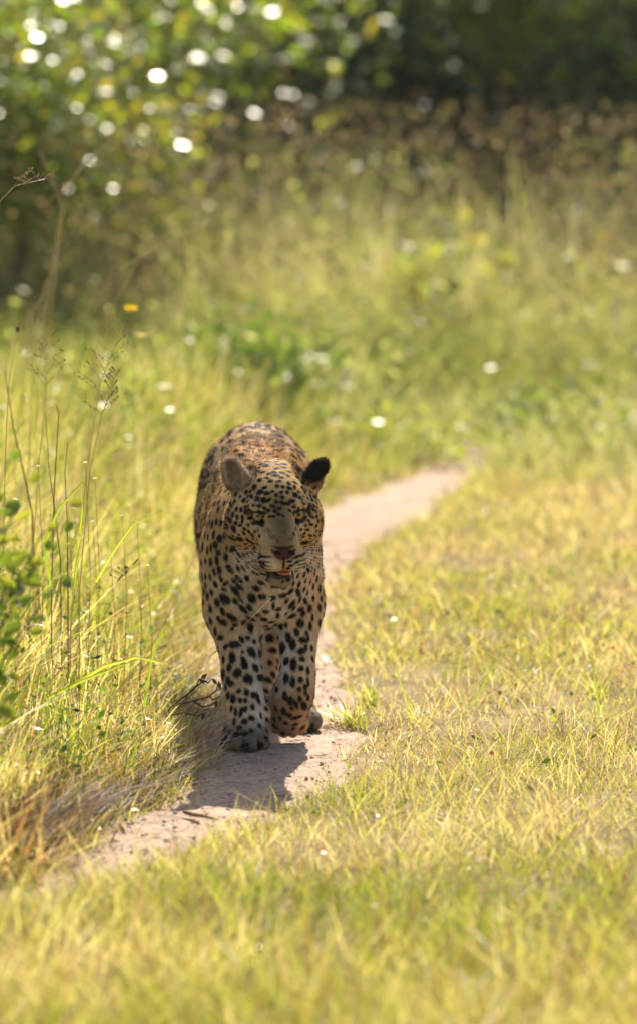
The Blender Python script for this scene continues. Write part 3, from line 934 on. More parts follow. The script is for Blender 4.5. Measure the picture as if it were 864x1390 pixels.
# short meadow on the right and in the foreground
def right_ok(P): return (P[:, 0] > edge_r(P[:, 1]) + rng.normal(.0, .02, len(P))) & (rng.random(len(P)) < .5 + .8 * vnoise(P[:, 0], P[:, 1], .16, 12))
P = scatter(250000, -1.7, 2.0, 8.6, 21.6, right_ok, 1.15)
n = len(P); D = P[:, 1]
near = np.clip((12.6 - D) / 1.6, 0, 1)
er = np.clip((P[:, 0] - edge_r(D)) / .25, 0, 1)
h = rng.gamma(3, .0135, n) * (.35 + 1.2 * vnoise(P[:, 0], D, .2, 13)) * (.6 + .4 * er) * (1 + 1.1 * near)
st_ = rng.random(n) < .03
h = np.where(st_, h * 1.7, h)
h = np.clip(h, .012, .17)
pt = vnoise(P[:, 0], D, .45, 14)
tint = np.clip(rng.normal(.66, .19, n) + (pt - .5) * .6 - .18 * near, .1, .93)
tint[rng.random(n) < .09] = .965
tint[st_] = .95
w = np.where(D > 15.5, .0036, .0020) * rng.uniform(.6, 1.3, n) * (1 + .5 * near)
blades("meadow_grass", P, h, w, tint, rng.uniform(.1, .9, n), m_meadow)

# left bank: from the path edge up into knee-high grass
def left_ok(P):
    s = edge_l(P[:, 1]) - P[:, 0]
    return (s > rng.normal(-.02, .02, len(P))) & (rng.random(len(P)) < .4 + vnoise(P[:, 0], P[:, 1], .22, 22))
P = scatter(190000, -2.6, 1.4, 11.6, 21.6, left_ok, 1.25)
n = len(P); D = P[:, 1]; s_o = edge_l(D) - P[:, 0]
h = (.04 + .06 * np.clip((12.9 - D) / 1.2, 0, 1) + .30 * np.clip(s_o / .6, 0, 1)) * rng.uniform(.25, 1.3, n) ** 1.3 * (.35 + 1.2 * vnoise(P[:, 0], D, .16, 23))
pt = vnoise(P[:, 0], D, .35, 24)
tint = np.clip(rng.normal(.47, .27, n) + (pt - .5) * .8, .0, .92)
th_ = rng.random(n) < (.35 + .25 * np.clip((13.4 - D) / .8, 0, 1)) * np.exp(-np.clip(s_o, 0, 9) / (.10 + .16 * np.clip((13.6 - D) / .8, 0, 1))) + .16
tint[th_] = rng.uniform(.9, 1, th_.sum())  # brown thatch, thicker in front to darken the shaded face of the bank
toward = np.stack([np.full(n, .55), np.full(n, -.25)], 1)
blades("bank_grass", P, h, rng.uniform(.0016, .0044, n), tint, np.minimum(rng.gamma(2.2, .17, n), .95), m_bank, toward * .55)
# dry thatch hanging over the edge of the path
P = scatter(95000, -1.6, .6, 11.7, 17, lambda P: (edge_l(P[:, 1]) - P[:, 0] > -.05 + .05 * vnoise(P[:, 0] * 0, P[:, 1], .12, 61)) & (edge_l(P[:, 1]) - P[:, 0] < .22) & (rng.random(len(P)) < .15 + vnoise(P[:, 0], P[:, 1], .10, 62)))
n = len(P)
blades("thatch", P, rng.uniform(.03, .15, n), rng.uniform(.0010, .0024, n), rng.choice([.3, .6, .9, .96, .98, 1.0], n), rng.uniform(.3, 1.3, n), m_bank, np.stack([np.full(n, .15), np.full(n, -.1)], 1), .5)
# rank grass beyond, rising towards the trees
def far_ok(P): return (side(P[:, 0], P[:, 1]) > .02) & (rng.random(len(P)) < .35 + vnoise(P[:, 0], P[:, 1], .7, 32))
P = scatter(80000, -4.2, 4.6, 20.6, 30, far_ok, 1.05)
n = len(P); D = P[:, 1]
up = np.clip((D - 20.8) / 4.5, 0, 1)
h = (.10 + .62 * up) * rng.uniform(.45, 1.2, n) * (.6 + .8 * vnoise(P[:, 0], D, .8, 33))
tint = np.clip(rng.normal(.45, .15, n) + (vnoise(P[:, 0], D, .9, 34) - .5) * .6 + .22 * up, .05, 1)
blades("rank_grass", P, h, rng.uniform(.004, .009, n), tint, rng.uniform(.1, 1.0, n), m_tall)
# dry brown seed heads above the rank grass
P = scatter(3600, -4.2, 4.6, 23.6, 27.5, lambda P: rng.random(len(P)) < .2 + 1.1 * vnoise(P[:, 0], P[:, 1], .6, 42) ** 1.5)
n = len(P)
blades("dry_seed_grass", P, rng.uniform(.7, 1.2, n), rng.uniform(.004, .009, n), rng.choice([.5, .7, .86, .95, 1.0], n), rng.uniform(.05, .8, n), m_tall)

# tiny pale glossy discs added to make sun glints
def flakes(name, P3, size, mat, up=.5, tint=None):
    n = len(P3)
    nr = rng.normal(0, 1, (n, 3)); nr[:, 2] = np.abs(nr[:, 2]) + up; nr /= np.linalg.norm(nr, axis=1)[:, None]
    a = np.cross(nr, rng.normal(0, 1, (n, 3))); a /= np.linalg.norm(a, axis=1)[:, None]
    b = np.cross(nr, a); s = size[:, None]
    V = np.stack([P3 - a * s, P3 - b * s * .55 - a * s * .1, P3 + a * s, P3 + b * s * .55 - a * s * .1], 1).reshape(-1, 3)
    F = (np.arange(n)[:, None] * 4 + [[0, 1, 2, 3]]).ravel()
    t = rng.random(n) if tint is None else tint
    return new_mesh(name, V, F, np.full(n, 4), {"tint": np.repeat(np.clip(t, 0, 1), 4)})
P = np.concatenate([scatter(5200, -1.6, 2.2, 9, 21.5, right_ok), scatter(4200, -2.4, .8, 11.8, 21.5, left_ok)])
s_ = np.clip(edge_l(P[:, 1]) - P[:, 0], 0, .6)
P3 = np.concatenate([P, (ground_z(P[:, 0], P[:, 1]) + rng.uniform(.015, .07, len(P)) + s_ * rng.uniform(.1, .6, len(P)))[:, None]], 1)
o = link("glint_discs", flakes("glint_discs", P3, rng.uniform(.0015, .0040, len(P)), m_glint), m_glint); o["kind"] = "stuff"
m_litter = plant_mat('litter', [(0, (.10, .06, .035)), (.5, (.24, .16, .09)), (1, (.36, .27, .17))], .2, .0, .6, 1.0)
# broken straw lying on the path and in the meadow
P = np.concatenate([scatter(7000, -1.2, .8, 11.2, 20, lambda P: side(P[:, 0], P[:, 1]) < 0), scatter(13000, -1.5, 2.0, 9, 19, right_ok)])
n = len(P)
L_ = rng.uniform(.008, .035, n); th = rng.uniform(0, 6.3, n); wv = rng.uniform(.0004, .0010, n)
zz = np.where(side(P[:, 0], P[:, 1]) < 0, .004, ground_z(P[:, 0], P[:, 1]) + rng.uniform(.004, .03, n)); tilt = rng.normal(0, .12, n)
d_ = np.stack([np.cos(th), np.sin(th), np.abs(tilt)], 1) * L_[:, None]; s3 = np.stack([-np.sin(th), np.cos(th), np.full(n, .6)], 1) * wv[:, None]
b3 = np.concatenate([P, zz[:, None]], 1)
V = np.stack([b3 - s3, b3 + s3, b3 + d_ + s3, b3 + d_ - s3], 1).reshape(-1, 3)
o = link("dry_litter", new_mesh("dry_litter", V, np.arange(4 * n), np.full(n, 4), {"tint": np.repeat(rng.random(n), 4)}), m_litter); o["kind"] = "stuff"
# green herb leaves among the grass
m_herb = plant_mat("herb_leaf", [(0, (.035, .085, .012)), (.5, (.10, .17, .018)), (1, (.24, .27, .03))], .5, .05, .36, 1.8)
P = np.concatenate([scatter(2600, -1.6, 2.2, 9.5, 21, right_ok), scatter(26000, -2.4, .8, 11.8, 20, left_ok, 1.3)])
s_ = np.clip(edge_l(P[:, 1]) - P[:, 0], 0, .6)
P3 = np.concatenate([P, (ground_z(P[:, 0], P[:, 1]) + rng.uniform(.01, .04, len(P)) + s_ * rng.uniform(.02, .7, len(P)))[:, None]], 1)
o = link("herb_leaves", flakes("herb_leaves", P3, rng.uniform(.005, .013, len(P)), m_herb), m_herb); o["kind"] = "stuff"
m_under = plant_mat('undergrowth_leaf', [(0, (.07, .12, .035)), (.5, (.22, .25, .08)), (1, (.40, .39, .16))], .55, .03, .4, 1.9)
m_brownleaf = plant_mat("dry_herb_leaf", [(0, (.12, .085, .05)), (.5, (.20, .15, .09)), (1, (.29, .23, .15))], .5, .01, .5, 1.3)
P = scatter(75000, -4.2, 4.4, 22.8, 28, lambda P: (rng.random(len(P)) < 1.3 * vnoise(P[:, 0], P[:, 1], .5, 57) ** 1.6))
P3 = np.concatenate([P, (rng.uniform(.25, 1.15, len(P)))[:, None]], 1)
o = link("dry_undergrowth", flakes("dry_undergrowth", P3, rng.uniform(.008, .019, len(P)), m_brownleaf), m_brownleaf); o["kind"] = "stuff"
P = scatter(36000, -4.2, 4.4, 21.3, 28, lambda P: (side(P[:, 0], P[:, 1]) > .15) & (rng.random(len(P)) < 1.4 * vnoise(P[:, 0], P[:, 1], .55, 52) ** 2))
u_ = np.clip((P[:, 1] - 20.8) / 4.5, 0, 1)
P3 = np.concatenate([P, (rng.uniform(.02, 1, len(P)) ** .7 * (.16 + .8 * u_))[:, None]], 1)
o = link("undergrowth_leaves", flakes("undergrowth_leaves", P3, rng.uniform(.012, .030, len(P)), m_under), m_under); o["kind"] = "stuff"

# ------------------------------------------------------------------ trees
m_bark = simple_mat("bark", (.12, .09, .06), .9, .1, noise=.4, scale=12)
m_leaf_sun = plant_mat("sunlit_tree_leaf", [(0, (.04, .085, .012)), (.5, (.14, .21, .018)), (.9, (.26, .29, .02)), (1, (.35, .12, .03))], .55, .14, .32, 2.4)
m_leaf_bush = plant_mat('bush_leaf', [(0, (.04, .085, .014)), (.5, (.13, .19, .022)), (.9, (.26, .28, .03)), (1, (.35, .14, .04))], .55, .05, .33, 2.1)
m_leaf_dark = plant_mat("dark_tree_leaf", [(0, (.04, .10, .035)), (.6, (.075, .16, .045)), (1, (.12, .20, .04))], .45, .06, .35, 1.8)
def tree(x0, D0, crown_c, crown_r, n_clump, n_leaf, size, mat, label, group, spread=.20, trunk_r=.09, tint0=.5):
    root = bpy.data.objects.new("tree", None); C.objects.link(root); root.location = (x0, D0, 0)
    tag(root, label, "tree", group)
    cc = np.array(crown_c) - np.array((x0, D0, 0)); cr = np.array(crown_r)
    cl = rng.normal(0, 1, (n_clump, 3)); cl /= np.linalg.norm(cl, axis=1)[:, None]
    cl = cc + cl * cr * (rng.random((n_clump, 1)) ** .45)
    cl[:, 2] = np.maximum(cl[:, 2], .25)
    w = rng.random(n_clump) + .3
    k = rng.choice(n_clump, n_leaf, p=w / w.sum())
    Q = cl[k] + rng.normal(0, 1, (n_leaf, 3)) * spread * (.6 + rng.random(n_clump)[k])[:, None] * np.array((1, 1, .7))
    Q[:, 2] = np.maximum(Q[:, 2], .08)
    ct = rng.normal(tint0, .16, n_clump)
    me = flakes("crown", Q, rng.uniform(.6, 1.2, n_leaf) * size, mat, .35, np.clip(ct[k] + rng.normal(0, .12, n_leaf), 0, .93))
    link("crown", me, mat, root)
    g = Geo()
    top = Vector(cc) + Vector((0, 0, cr[2] * .3))
    bend = Vector((rng.uniform(-.15, .15), rng.uniform(-.15, .15), 0))
    trunk = [Vector((0, 0, -.05)), Vector((0, 0, .3)) + bend * .3, top * .4 + bend, top * .75 + bend, top]
    g.tube(trunk, [trunk_r * 1.35, trunk_r, trunk_r * .8, trunk_r * .5, trunk_r * .2], 9)
    g.build("trunk", m_bark, root, True)
    for c in cl[rng.choice(n_clump, min(7, n_clump), replace=False)]:
        g = Geo(); c = Vector(c); s0 = trunk[2] + (trunk[3] - trunk[2]) * random.random()
        mid = (s0 + c) / 2 + Vector((random.uniform(-.1, .1), 0, .12))
        g.tube([s0, mid, c, c + (c - mid) * .3], [trunk_r * .4, trunk_r * .25, trunk_r * .12, .004], 6)
        g.build("limb", m_bark, root, True)
    return root
tree(-1.75, 26.6, (-1.50, 26.0, 1.42), (1.25, .45, .75), 90, 12000, .034, m_leaf_sun, "yellow-green leafy tree hanging over the upper left corner, full of glints", None, .20, .08, .68)
tree(-3.2, 28.2, (-3.3, 28.0, 1.9), (1.3, .7, 1.5), 50, 7000, .045, m_leaf_sun, "leafy tree just outside the left edge, behind the tall grass", None, .24, .08, .45)
tree(.95, 29.6, (.85, 28.6, 1.62), (.60, .25, .50), 34, 3600, .036, m_leaf_sun, "slender pale-leaved tree right of centre against the dark wood", None, .16, .045, .74)
tree(-.25, 28.6, (.05, 28.8, 2.0), (.7, .35, .60), 22, 2200, .042, m_leaf_sun, "thin light-leaved tree whose lowest sprays show at the top centre", None, .16, .05, .5)
tree(2.4, 30.4, (2.3, 30.2, 2.6), (.8, .8, 1.6), 26, 2400, .05, m_leaf_sun, "mid-green tree at the upper right edge of the clearing", None, .2, .05, .25)
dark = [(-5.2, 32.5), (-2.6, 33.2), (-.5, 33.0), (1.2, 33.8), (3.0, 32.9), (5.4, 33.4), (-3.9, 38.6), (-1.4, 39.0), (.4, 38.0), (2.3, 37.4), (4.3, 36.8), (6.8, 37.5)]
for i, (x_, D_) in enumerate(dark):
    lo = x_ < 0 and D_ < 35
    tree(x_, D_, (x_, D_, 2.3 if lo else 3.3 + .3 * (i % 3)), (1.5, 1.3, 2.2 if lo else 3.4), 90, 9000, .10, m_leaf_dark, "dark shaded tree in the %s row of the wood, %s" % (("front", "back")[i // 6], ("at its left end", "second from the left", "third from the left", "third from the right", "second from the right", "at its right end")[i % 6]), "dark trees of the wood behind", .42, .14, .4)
UB = [(-3.0, 30.6), (-1.7, 31.0), (-.6, 30.7), (.3, 31.2), (1.5, 30.9), (2.6, 31.6), (3.7, 31.0)]
tree(-1.05, 27.6, (-.65, 27.2, 1.78), (.95, .30, .55), 46, 5000, .034, m_leaf_sun, "leafy tree whose bright sprays fill the top left, right of the corner tree", None, .17, .05, .7)
# far wood
n = 30000
Q = np.stack([rng.uniform(-26, 26, n), rng.uniform(42, 60, n), rng.uniform(0, 1, n) ** .8 * 8], 1)
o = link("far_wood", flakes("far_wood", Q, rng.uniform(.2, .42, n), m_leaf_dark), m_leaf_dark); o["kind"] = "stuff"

# ------------------------------------------------------------------ bushes in the rank grass
def bush(px, py_top, D, r, n, size, label, tint0=.6, mat=None, name="bush"):
    c = at(px, py_top, D); hgt = c.z
    root = bpy.data.objects.new(name, None); C.objects.link(root); root.location = (c.x, D, 0)
    tag(root, label, "bush")
    nc = 16
    cl = np.stack([rng.normal(0, r * .45, nc), rng.normal(0, r * .4, nc), rng.uniform(.25, .95, nc) * hgt], 1)
    k = rng.integers(0, nc, n)
    Q = cl[k] + rng.normal(0, 1, (n, 3)) * r * .25
    Q[:, 2] = np.clip(Q[:, 2], .03, None)
    link("foliage", flakes("foliage", Q, rng.uniform(.6, 1.2, n) * size, mat or m_leaf_bush, .35, np.clip(rng.normal(tint0, .13, n), 0, .93)), mat or m_leaf_bush, root)
    for c_ in cl[:8]:
        g = Geo(); g.tube([(0, 0, -.02), Vector(c_) * .5 + Vector((0, 0, .05)), c_], [.009, .006, .003], 5); g.build("stem", m_bark, root)
    return root
for i, (x_, D_) in enumerate(UB):
    px_b = PW / 2 + x_ / D_ * FPX
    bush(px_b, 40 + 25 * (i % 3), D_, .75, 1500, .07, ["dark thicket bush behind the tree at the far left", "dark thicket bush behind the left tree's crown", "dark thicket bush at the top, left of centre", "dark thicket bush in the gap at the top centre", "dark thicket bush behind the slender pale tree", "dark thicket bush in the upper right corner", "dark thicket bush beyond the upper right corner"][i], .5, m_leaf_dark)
bush(215, 258, 25.2, .34, 1100, .034, "bright yellow-green bush below the left tree's crown", .78)
tree(-1.35, 24.6, (-1.18, 24.5, 1.12), (.62, .30, .60), 50, 6000, .028, m_leaf_sun, "low bushy young tree, bright yellow-green, in front of the corner tree", None, .13, .03, .72)
bush(170, 505, 19.5, .22, 700, .018, "dull green bush in the tall grass left of the leopard's ear", .3)
bush(60, 330, 25.4, .45, 1300, .036, "darker green bush at the left edge behind the tall stems", .35)
bush(335, 462, 21.4, .26, 1500, .024, "low dark-leaved bush in the grass behind the leopard's back", .25)
bush(500, 590, 21.5, .26, 500, .022, "small yellow-green bush where the path bends away", .75)
bush(640, 330, 24.6, .30, 800, .032, "sunlit yellow-green bush right of centre in the rank grass", .78)
bush(745, 550, 22.0, .30, 600, .026, "small green bush at the right where the short grass ends", .5)
bush(575, 355, 24.0, .12, 90, .034, "single bright leafy sprig standing out of the grass right of centre", .8)

# ------------------------------------------------------------------ near things on the left bank
def stem_thing(pts_px, D, r, label, head=None, tint=.5, mat=None, name="seeding_weed", cat="wild plant", group=None, foot=True):
    """a culm through photograph points at distance D, its foot carried on down to the ground"""
    pts = [at(px, py, D + (dd[0] if dd else 0)) for px, py, *dd in pts_px]
    if foot:
        b = pts[0].copy(); dirv = (pts[0] - pts[1]).normalized(); b = Vector((pts[0].x + dirv.x * .03, pts[0].y, float(ground_z(np.array(pts[0].x), np.array(pts[0].y))) - .005))
        if pts[0].z - b.z > .02: pts = [b] + pts
    root = bpy.data.objects.new(name, None); C.objects.link(root); root.location = pts[0]
    tag(root, label, cat, group)
    loc = [p - pts[0] for p in pts]
    g = Geo(); n = len(loc); g.tube(loc, [r * 1.2 * (1 - .6 * i / (n - 1)) for i in range(n)], 5, tint); g.build("stalk", mat or m_straw, root)
    tip = loc[-1]; dv = (loc[-1] - loc[-2]).normalized()
    if head:
        kind, L, nb = head
        g = Geo()
        for i in range(nb):
            t = i / max(nb - 1, 1)
            p0 = tip - dv * L * (1 - t)
            if kind == 'panicle':
                sd = Vector((random.choice((-1, 1)) * random.uniform(.4, 1), random.uniform(-.5, .5), random.uniform(.3, 1.0))).normalized()
                ll = L * (.55 - .35 * t) * random.uniform(.6, 1.1)
                g.tube([p0, p0 + sd * ll * .6, p0 + sd * ll + Vector((0, 0, -.1 * ll))], [.0007, .0005, .0003], 3, .5)
                for q in (.45, .65, .8, .95, 1.0):
                    if random.random() < .8: g.blob(p0 + sd * ll * q, (.0013, .0013, .0030), random.random(), 5, 4)
            elif kind == 'plume':
                sd = (dv + Vector((random.uniform(-.35, .35), random.uniform(-.35, .35), 0))).normalized()
                g.tube([p0, p0 + sd * L * .25], [.0012, .0004], 4, random.uniform(.2, .8))
            else:
                g.blob(p0, (.0048, .0048, .0065), 1.0, 7, 5, .1)
        g.build("seed_head", mat or m_straw, root)
    return root
ST = [
 ([(96, 850), (118, 640), (136, 520), (168, 440)], 14.1, .0013, "tall pale grass stem with an open spreading seed head, top at the left third", ('panicle', .16, 22)),
 ([(108, 800), (122, 640), (138, 565), (158, 505)], 13.8, .0012, "grass stem with a fine feathery seed head just below the tallest one", ('panicle', .10, 20)),
 ([(40, 820), (52, 640), (62, 540), (66, 455)], 14.3, .0012, "thin upright grass stem with a narrow seed head near the left edge", ('panicle', .12, 16)),
 ([(4, 760), (8, 600), (12, 520), (24, 446)], 13.9, .0012, "leaning stem tipped with a small dark round bud at the left edge", ('bud', .001, 1)),
 ([(-20, 420), (0, 272), (20, 252), (74, 240)], 13.5, .0014, "arching dry stem with pale fluffy bits reaching in from the left edge", ('panicle', .09, 14)),
 ([(70, 800), (74, 660), (80, 560), (76, 548)], 14.2, .0016, "straight brown dead stem standing among the tall grass", None),
 ([(82, 760), (75, 700), (66, 630), (62, 560)], 14.4, .0015, "brown dead stem leaning slightly left beside the straight one", None),
 ([(92, 770), (91, 700), (88, 640), (92, 600)], 14.0, .0014, "short reddish dead stem right of the straight brown one", None),
 ([(44, 700), (32, 640), (18, 580), (6, 500)], 14.8, .0022, "thick rusty-brown stem leaning out of the left edge", None),
 ([(60, 500), (86, 285), (100, 240), (132, 205)], 16.8, .0017, "blurred forked straw stem behind the tall seed heads, pointing up right", ('plume', .20, 12)),
 ([(50, 500), (84, 285), (78, 260), (58, 215)], 16.9, .0017, "blurred straw stem crossing its forked neighbour, pointing up left", ('plume', .15, 10)),
 ([(120, 600), (150, 420), (190, 350), (262, 312)], 16.4, .0017, "blurred arched straw plume bending right below the tree", ('plume', .22, 26)),
 ([(20, 620), (38, 470), (46, 420), (74, 368)], 16.6, .0017, "blurred branching straw plume at the far left", ('plume', .18, 20)),
 ([(120, 640), (126, 520), (140, 430), (148, 380)], 17.2, .0017, "faint blurred straw stem behind the open seed head", ('plume', .15, 14)),
 ([(36, 700), (42, 560), (46, 480), (52, 430)], 15.6, .0016, "slender pale stem with a drooping seed head behind the bud", ('panicle', .12, 14)),
]
for p_, D_, r_, lb, hd in ST:
    stem_thing(p_, D_, r_, lb, hd, .9 if 'brown' in lb or 'reddish' in lb else .5)
stem_thing([(150, 950), (205, 880), (236, 820), (264, 755)], 13.6, .0012, "long thin straw leaning right beside the leopard's flank", None)
stem_thing([(150, 960), (232, 935), (308, 872), (368, 812)], 13.35, .0014, "long yellow straw crossing in front of the leopard's chest", None, .5)
stem_thing([(60, 930), (120, 850), (150, 800), (182, 765)], 13.2, .0011, "thin green-gold stem leaning right in front of the bank", ('panicle', .06, 10), .4)
m_blade1 = plant_mat("broad_grass_blade", [(0, (.16, .22, .02)), (1, (.34, .34, .05))], .6, .05, .35, 1.9)
def broad(pts_px, D, w, label):
    pts = [at(px, py, D) for px, py in pts_px]
    root = None
    V = []; F = []; n = len(pts)
    for i, p in enumerate(pts):
        a, b = pts[max(i - 1, 0)], pts[min(i + 1, n - 1)]
        s = (b - a).normalized().cross(Vector((0, -1, .3))).normalized()
        ww = w * .5 * (1 - (i / (n - 1)) ** 2) + .0002
        q = p - pts[0]
        V += [tuple(q - s * ww + Vector((0, .001, 0))), tuple(q + Vector((0, -.0015, 0))), tuple(q + s * ww + Vector((0, .001, 0)))]
    for i in range(n - 1):
        for k in (0, 1): F += [3 * i + k, 3 * i + k + 1, 3 * i + k + 4, 3 * i + k + 3]
    me = new_mesh("grass_blade", V, F, [4] * (len(F) // 4), {"tint": np.full(len(V), random.random())})
    o = link("arching_weed", me, m_blade1, None, pts[0]); tag(o, label, "wild plant")
broad([(100, 930), (140, 905), (185, 892), (240, 905)], 13.4, .008, "broad yellow blade arching right over the lower bank")
broad([(70, 800), (60, 740), (80, 690), (112, 655), (152, 702)], 13.7, .007, "yellow blade bent sharply downward above the bank")
broad([(130, 790), (150, 755), (180, 712), (222, 694)], 13.9, .006, "lime blade pointing right towards the leopard's shoulder")
broad([(196, 960), (205, 900), (214, 870), (234, 830)], 13.5, .006, "upright yellow blade at the corner of the bank")
broad([(60, 950), (110, 925), (160, 905), (198, 892)], 13.3, .007, "straight yellow blade lying across the front of the bank")
broad([(100, 800), (108, 730), (112, 690), (110, 650)], 13.6, .005, "narrow upright lime blade left of the white flowers")
broad([(348, 1010), (352, 1000), (360, 960)][:0] or [(560, 980), (548, 940), (536, 905), (520, 885)], 14.4, .004, "lime blade leaning left over the short grass right of the path")
broad([(640, 960), (655, 930), (668, 905), (690, 880)], 14.6, .004, "lime blade leaning right in the middle of the meadow")
broad([(815, 1000), (812, 960), (808, 925), (800, 890)], 14.2, .005, "tall lime blade near the right edge of the meadow")

# twigs of a dead weed over the path edge
m_twig = simple_mat("dead_twig", (.10, .055, .035), .8, .2, noise=.3, scale=80)
root = bpy.data.objects.new("dead_weed", None); C.objects.link(root); root.location = G(215, 985)
tag(root, "dead dark-brown weed with crooked twigs leaning over the left edge of the path", "dead weed")
for pl in ([(215, 985), (232, 960), (258, 940), (276, 924), (281, 915)], [(235, 958), (262, 952), (284, 946), (293, 938), (297, 925)], [(258, 940), (268, 930), (270, 922)],
           [(262, 952), (276, 960), (288, 957), (294, 951)], [(225, 972), (250, 968), (268, 972), (280, 968)], [(276, 924), (283, 927), (288, 921)], [(284, 946), (290, 950), (300, 945)]):
    g = Geo(); P_ = [at(a, b, 13.95) - root.location for a, b in pl]
    if pl[0] == (215, 985): P_[0] = Vector((0, 0, -.01))
    g.tube(P_, [.0024 * (1 - .6 * i / (len(P_) - 1)) for i in range(len(P_))], 6); g.build("twig", m_twig, root)
m_dry = plant_mat("dry_brown_leaf", [(0, (.07, .04, .02)), (1, (.16, .10, .05))], .3, .05, .5, 1.3)
for a, b in ((281, 915), (297, 925), (294, 951), (270, 921), (288, 921), (278, 968)):
    g = Geo(); g.leaf(at(a, b, 13.95) - root.location, (random.uniform(-1, 1), -.2, -.6), (0, -1, .4), .018, .008, random.random()); g.build("leaf", m_dry, root)

g = Geo()
P_ = [G(250, 1102, .012), G(262, 1106, .010), G(276, 1108, .014), G(296, 1113, .010)]
g.tube(P_, [.004, .0045, .0035, .0015], 7); g.tube([P_[2], G(284, 1103, .02)], [.0025, .001], 5)
tag(g.build("twig", m_twig), "dark twig lying across the sunlit path in front of the paws", "twig")

# broad-leaved shrub at the left edge
m_shrub = plant_mat("shrub_leaf", [(0, (.025, .055, .010)), (.5, (.11, .16, .018)), (1, (.30, .31, .03))], .5, .006, .5, 1.9)
base = G(-40, 1010); base.y = 11.95; base.z = float(ground_z(np.array(base.x), np.array(11.95)))
root = bpy.data.objects.new("leafy_shrub", None); C.objects.link(root); root.location = base
tag(root, "soft-focus shrub with broad yellow-green leaves at the left edge of the bank", "shrub")
tips = [(12, 625), (35, 655), (90, 695), (40, 735), (80, 785), (20, 780), (15, 830), (60, 720), (5, 700), (25, 905), (10, 950)]
k = 0
for tx, ty in tips:
    D_ = 11.9 + random.uniform(-.2, .25)
    tp = at(tx, ty, D_) - base; mid = tp * .55 + Vector((-.03, 0, .02))
    g = Geo(); g.tube([(0, 0, -.01), mid, tp], [.0045, .003, .0012], 6, .5); g.build("stem", m_bark, root)
    for j in range(15):
        t_ = .5 + .0335 * j
        p = mid.lerp(tp, (t_ - .5) * 2) if j < 14 else tp
        p = p + Vector((random.gauss(0, .014), random.gauss(0, .014), random.gauss(0, .010)))
        d = Vector(((-1) ** j * random.uniform(.4, 1), random.uniform(-.5, .5), random.uniform(-.3, .7)))
        g = Geo(); g.leaf(p, d, (random.uniform(-.8, .8), -1, .5), random.uniform(.018, .050), random.uniform(.009, .026), random.uniform(.2, 1), .25, .2); g.build("leaf", m_shrub, root)

# wildflowers; the white ones are added to stand for bright glints
m_yellow = plant_mat("yellow_petal", [(0, (.80, .56, .02)), (1, (.88, .66, .03))], .45, .02, .5, 1.1)
m_white = plant_mat("glint_petal", [(0, (.72, .70, .60)), (1, (.80, .78, .70))], .4, .02, .3, 1.0)
m_green = plant_mat("flower_stalk", [(0, (.08, .13, .02)), (1, (.16, .2, .03))], .3, .05, .4, 1.2)
def flower(px, py, D, r, mat, label, npet=6, group=None, cat="flower"):
    c = at(px, py, D); gz = float(ground_z(np.array(c.x), np.array(D)))
    root = bpy.data.objects.new("wildflower", None); C.objects.link(root); root.location = (c.x, D, gz)
    tag(root, label, cat, group)
    hh_ = max(c.z - gz, .02)
    g = Geo(); g.tube([(0, 0, -.01), (.01, 0, hh_ * .6), (0, 0, hh_)], [.0007, .0006, .0005], 4, .5); g.build("stalk", m_green, root)
    g = Geo(); tl = Vector((random.uniform(-.3, .3), random.uniform(.0, .6), 1)).normalized()
    for i in range(npet):
        a = 2 * math.pi * i / npet
        u = tl.cross(Vector((1, 0, 0))).normalized(); v = tl.cross(u)
        g.leaf((0, 0, hh_), u * math.cos(a) + v * math.sin(a) + tl * .35, tl, r, r * .7, random.random(), .1, .1)
    g.build("bloom", mat, root)
flower(178, 420, 17.4, .020, m_yellow, "upper of the two yellow flowers above the left bank", 8)
flower(193, 457, 17.2, .024, m_yellow, "lower and brighter of the two yellow flowers above the left bank", 8)
flower(301, 601, 17.6, .022, m_yellow, "yellow flower half hidden by the leopard's left-hand ear", 8)
WF = [(116, 628), (129, 650), (101, 690), (186, 709), (166, 700), (200, 768), (187, 788), (52, 633), (92, 675), (126, 708), (172, 830), (150, 752)]
for a, b in WF: flower(a, b, 14.0 + random.uniform(-.2, .5), .0055, m_white, "tiny white flower added for a bright glint in the tall grass of the left bank", 5, "white glint flowers of the left bank")
for a, b in [(436, 886), (474, 884), (496, 892)]:
    c = G(a, b + 12); flower(a, b, c.y, .0050, m_white, {436: "white flower at the path's edge, nearest the leopard's hind legs", 474: "middle one of three added white glint flowers right of the path", 496: "rightmost of three added white glint flowers right of the path"}[a], 5, "white glint flowers of the meadow")
for a, b in [(119, 278), (398, 395), (361, 357), (331, 443), (455, 420)]:
    flower(a, b, random.uniform(21.6, 24.2), .0050, m_white, "white flower added for a blurred bright disc among the rank grass behind", 6, "white glint flowers of the rank grass")
# fallen orange leaves
m_orange = plant_mat("orange_leaf", [(0, (.50, .14, .03)), (1, (.60, .24, .05))], .45, .0, .5, 1.3)
for (a, b), lb in (((826, 906), "small orange leaf in the grass near the right edge, by the far row"), ((692, 957), "small red-orange leaf in the short grass right of centre"), ((662, 1052), "orange leaf low in the foreground grass"), ((680, 788), "tiny orange leaf far back in the meadow"), ((545, 700), "tiny rusty leaf beside the bend of the path")):
    c = G(a, b); c.z = .045
    g = Geo(); g.leaf((0, 0, 0), (1, .1, .2), (0, -.6, 1), .018, .012, .5, .2, .2)
    tag(g.build("fallen_leaf", m_orange, None, False, c), lb, "leaf")
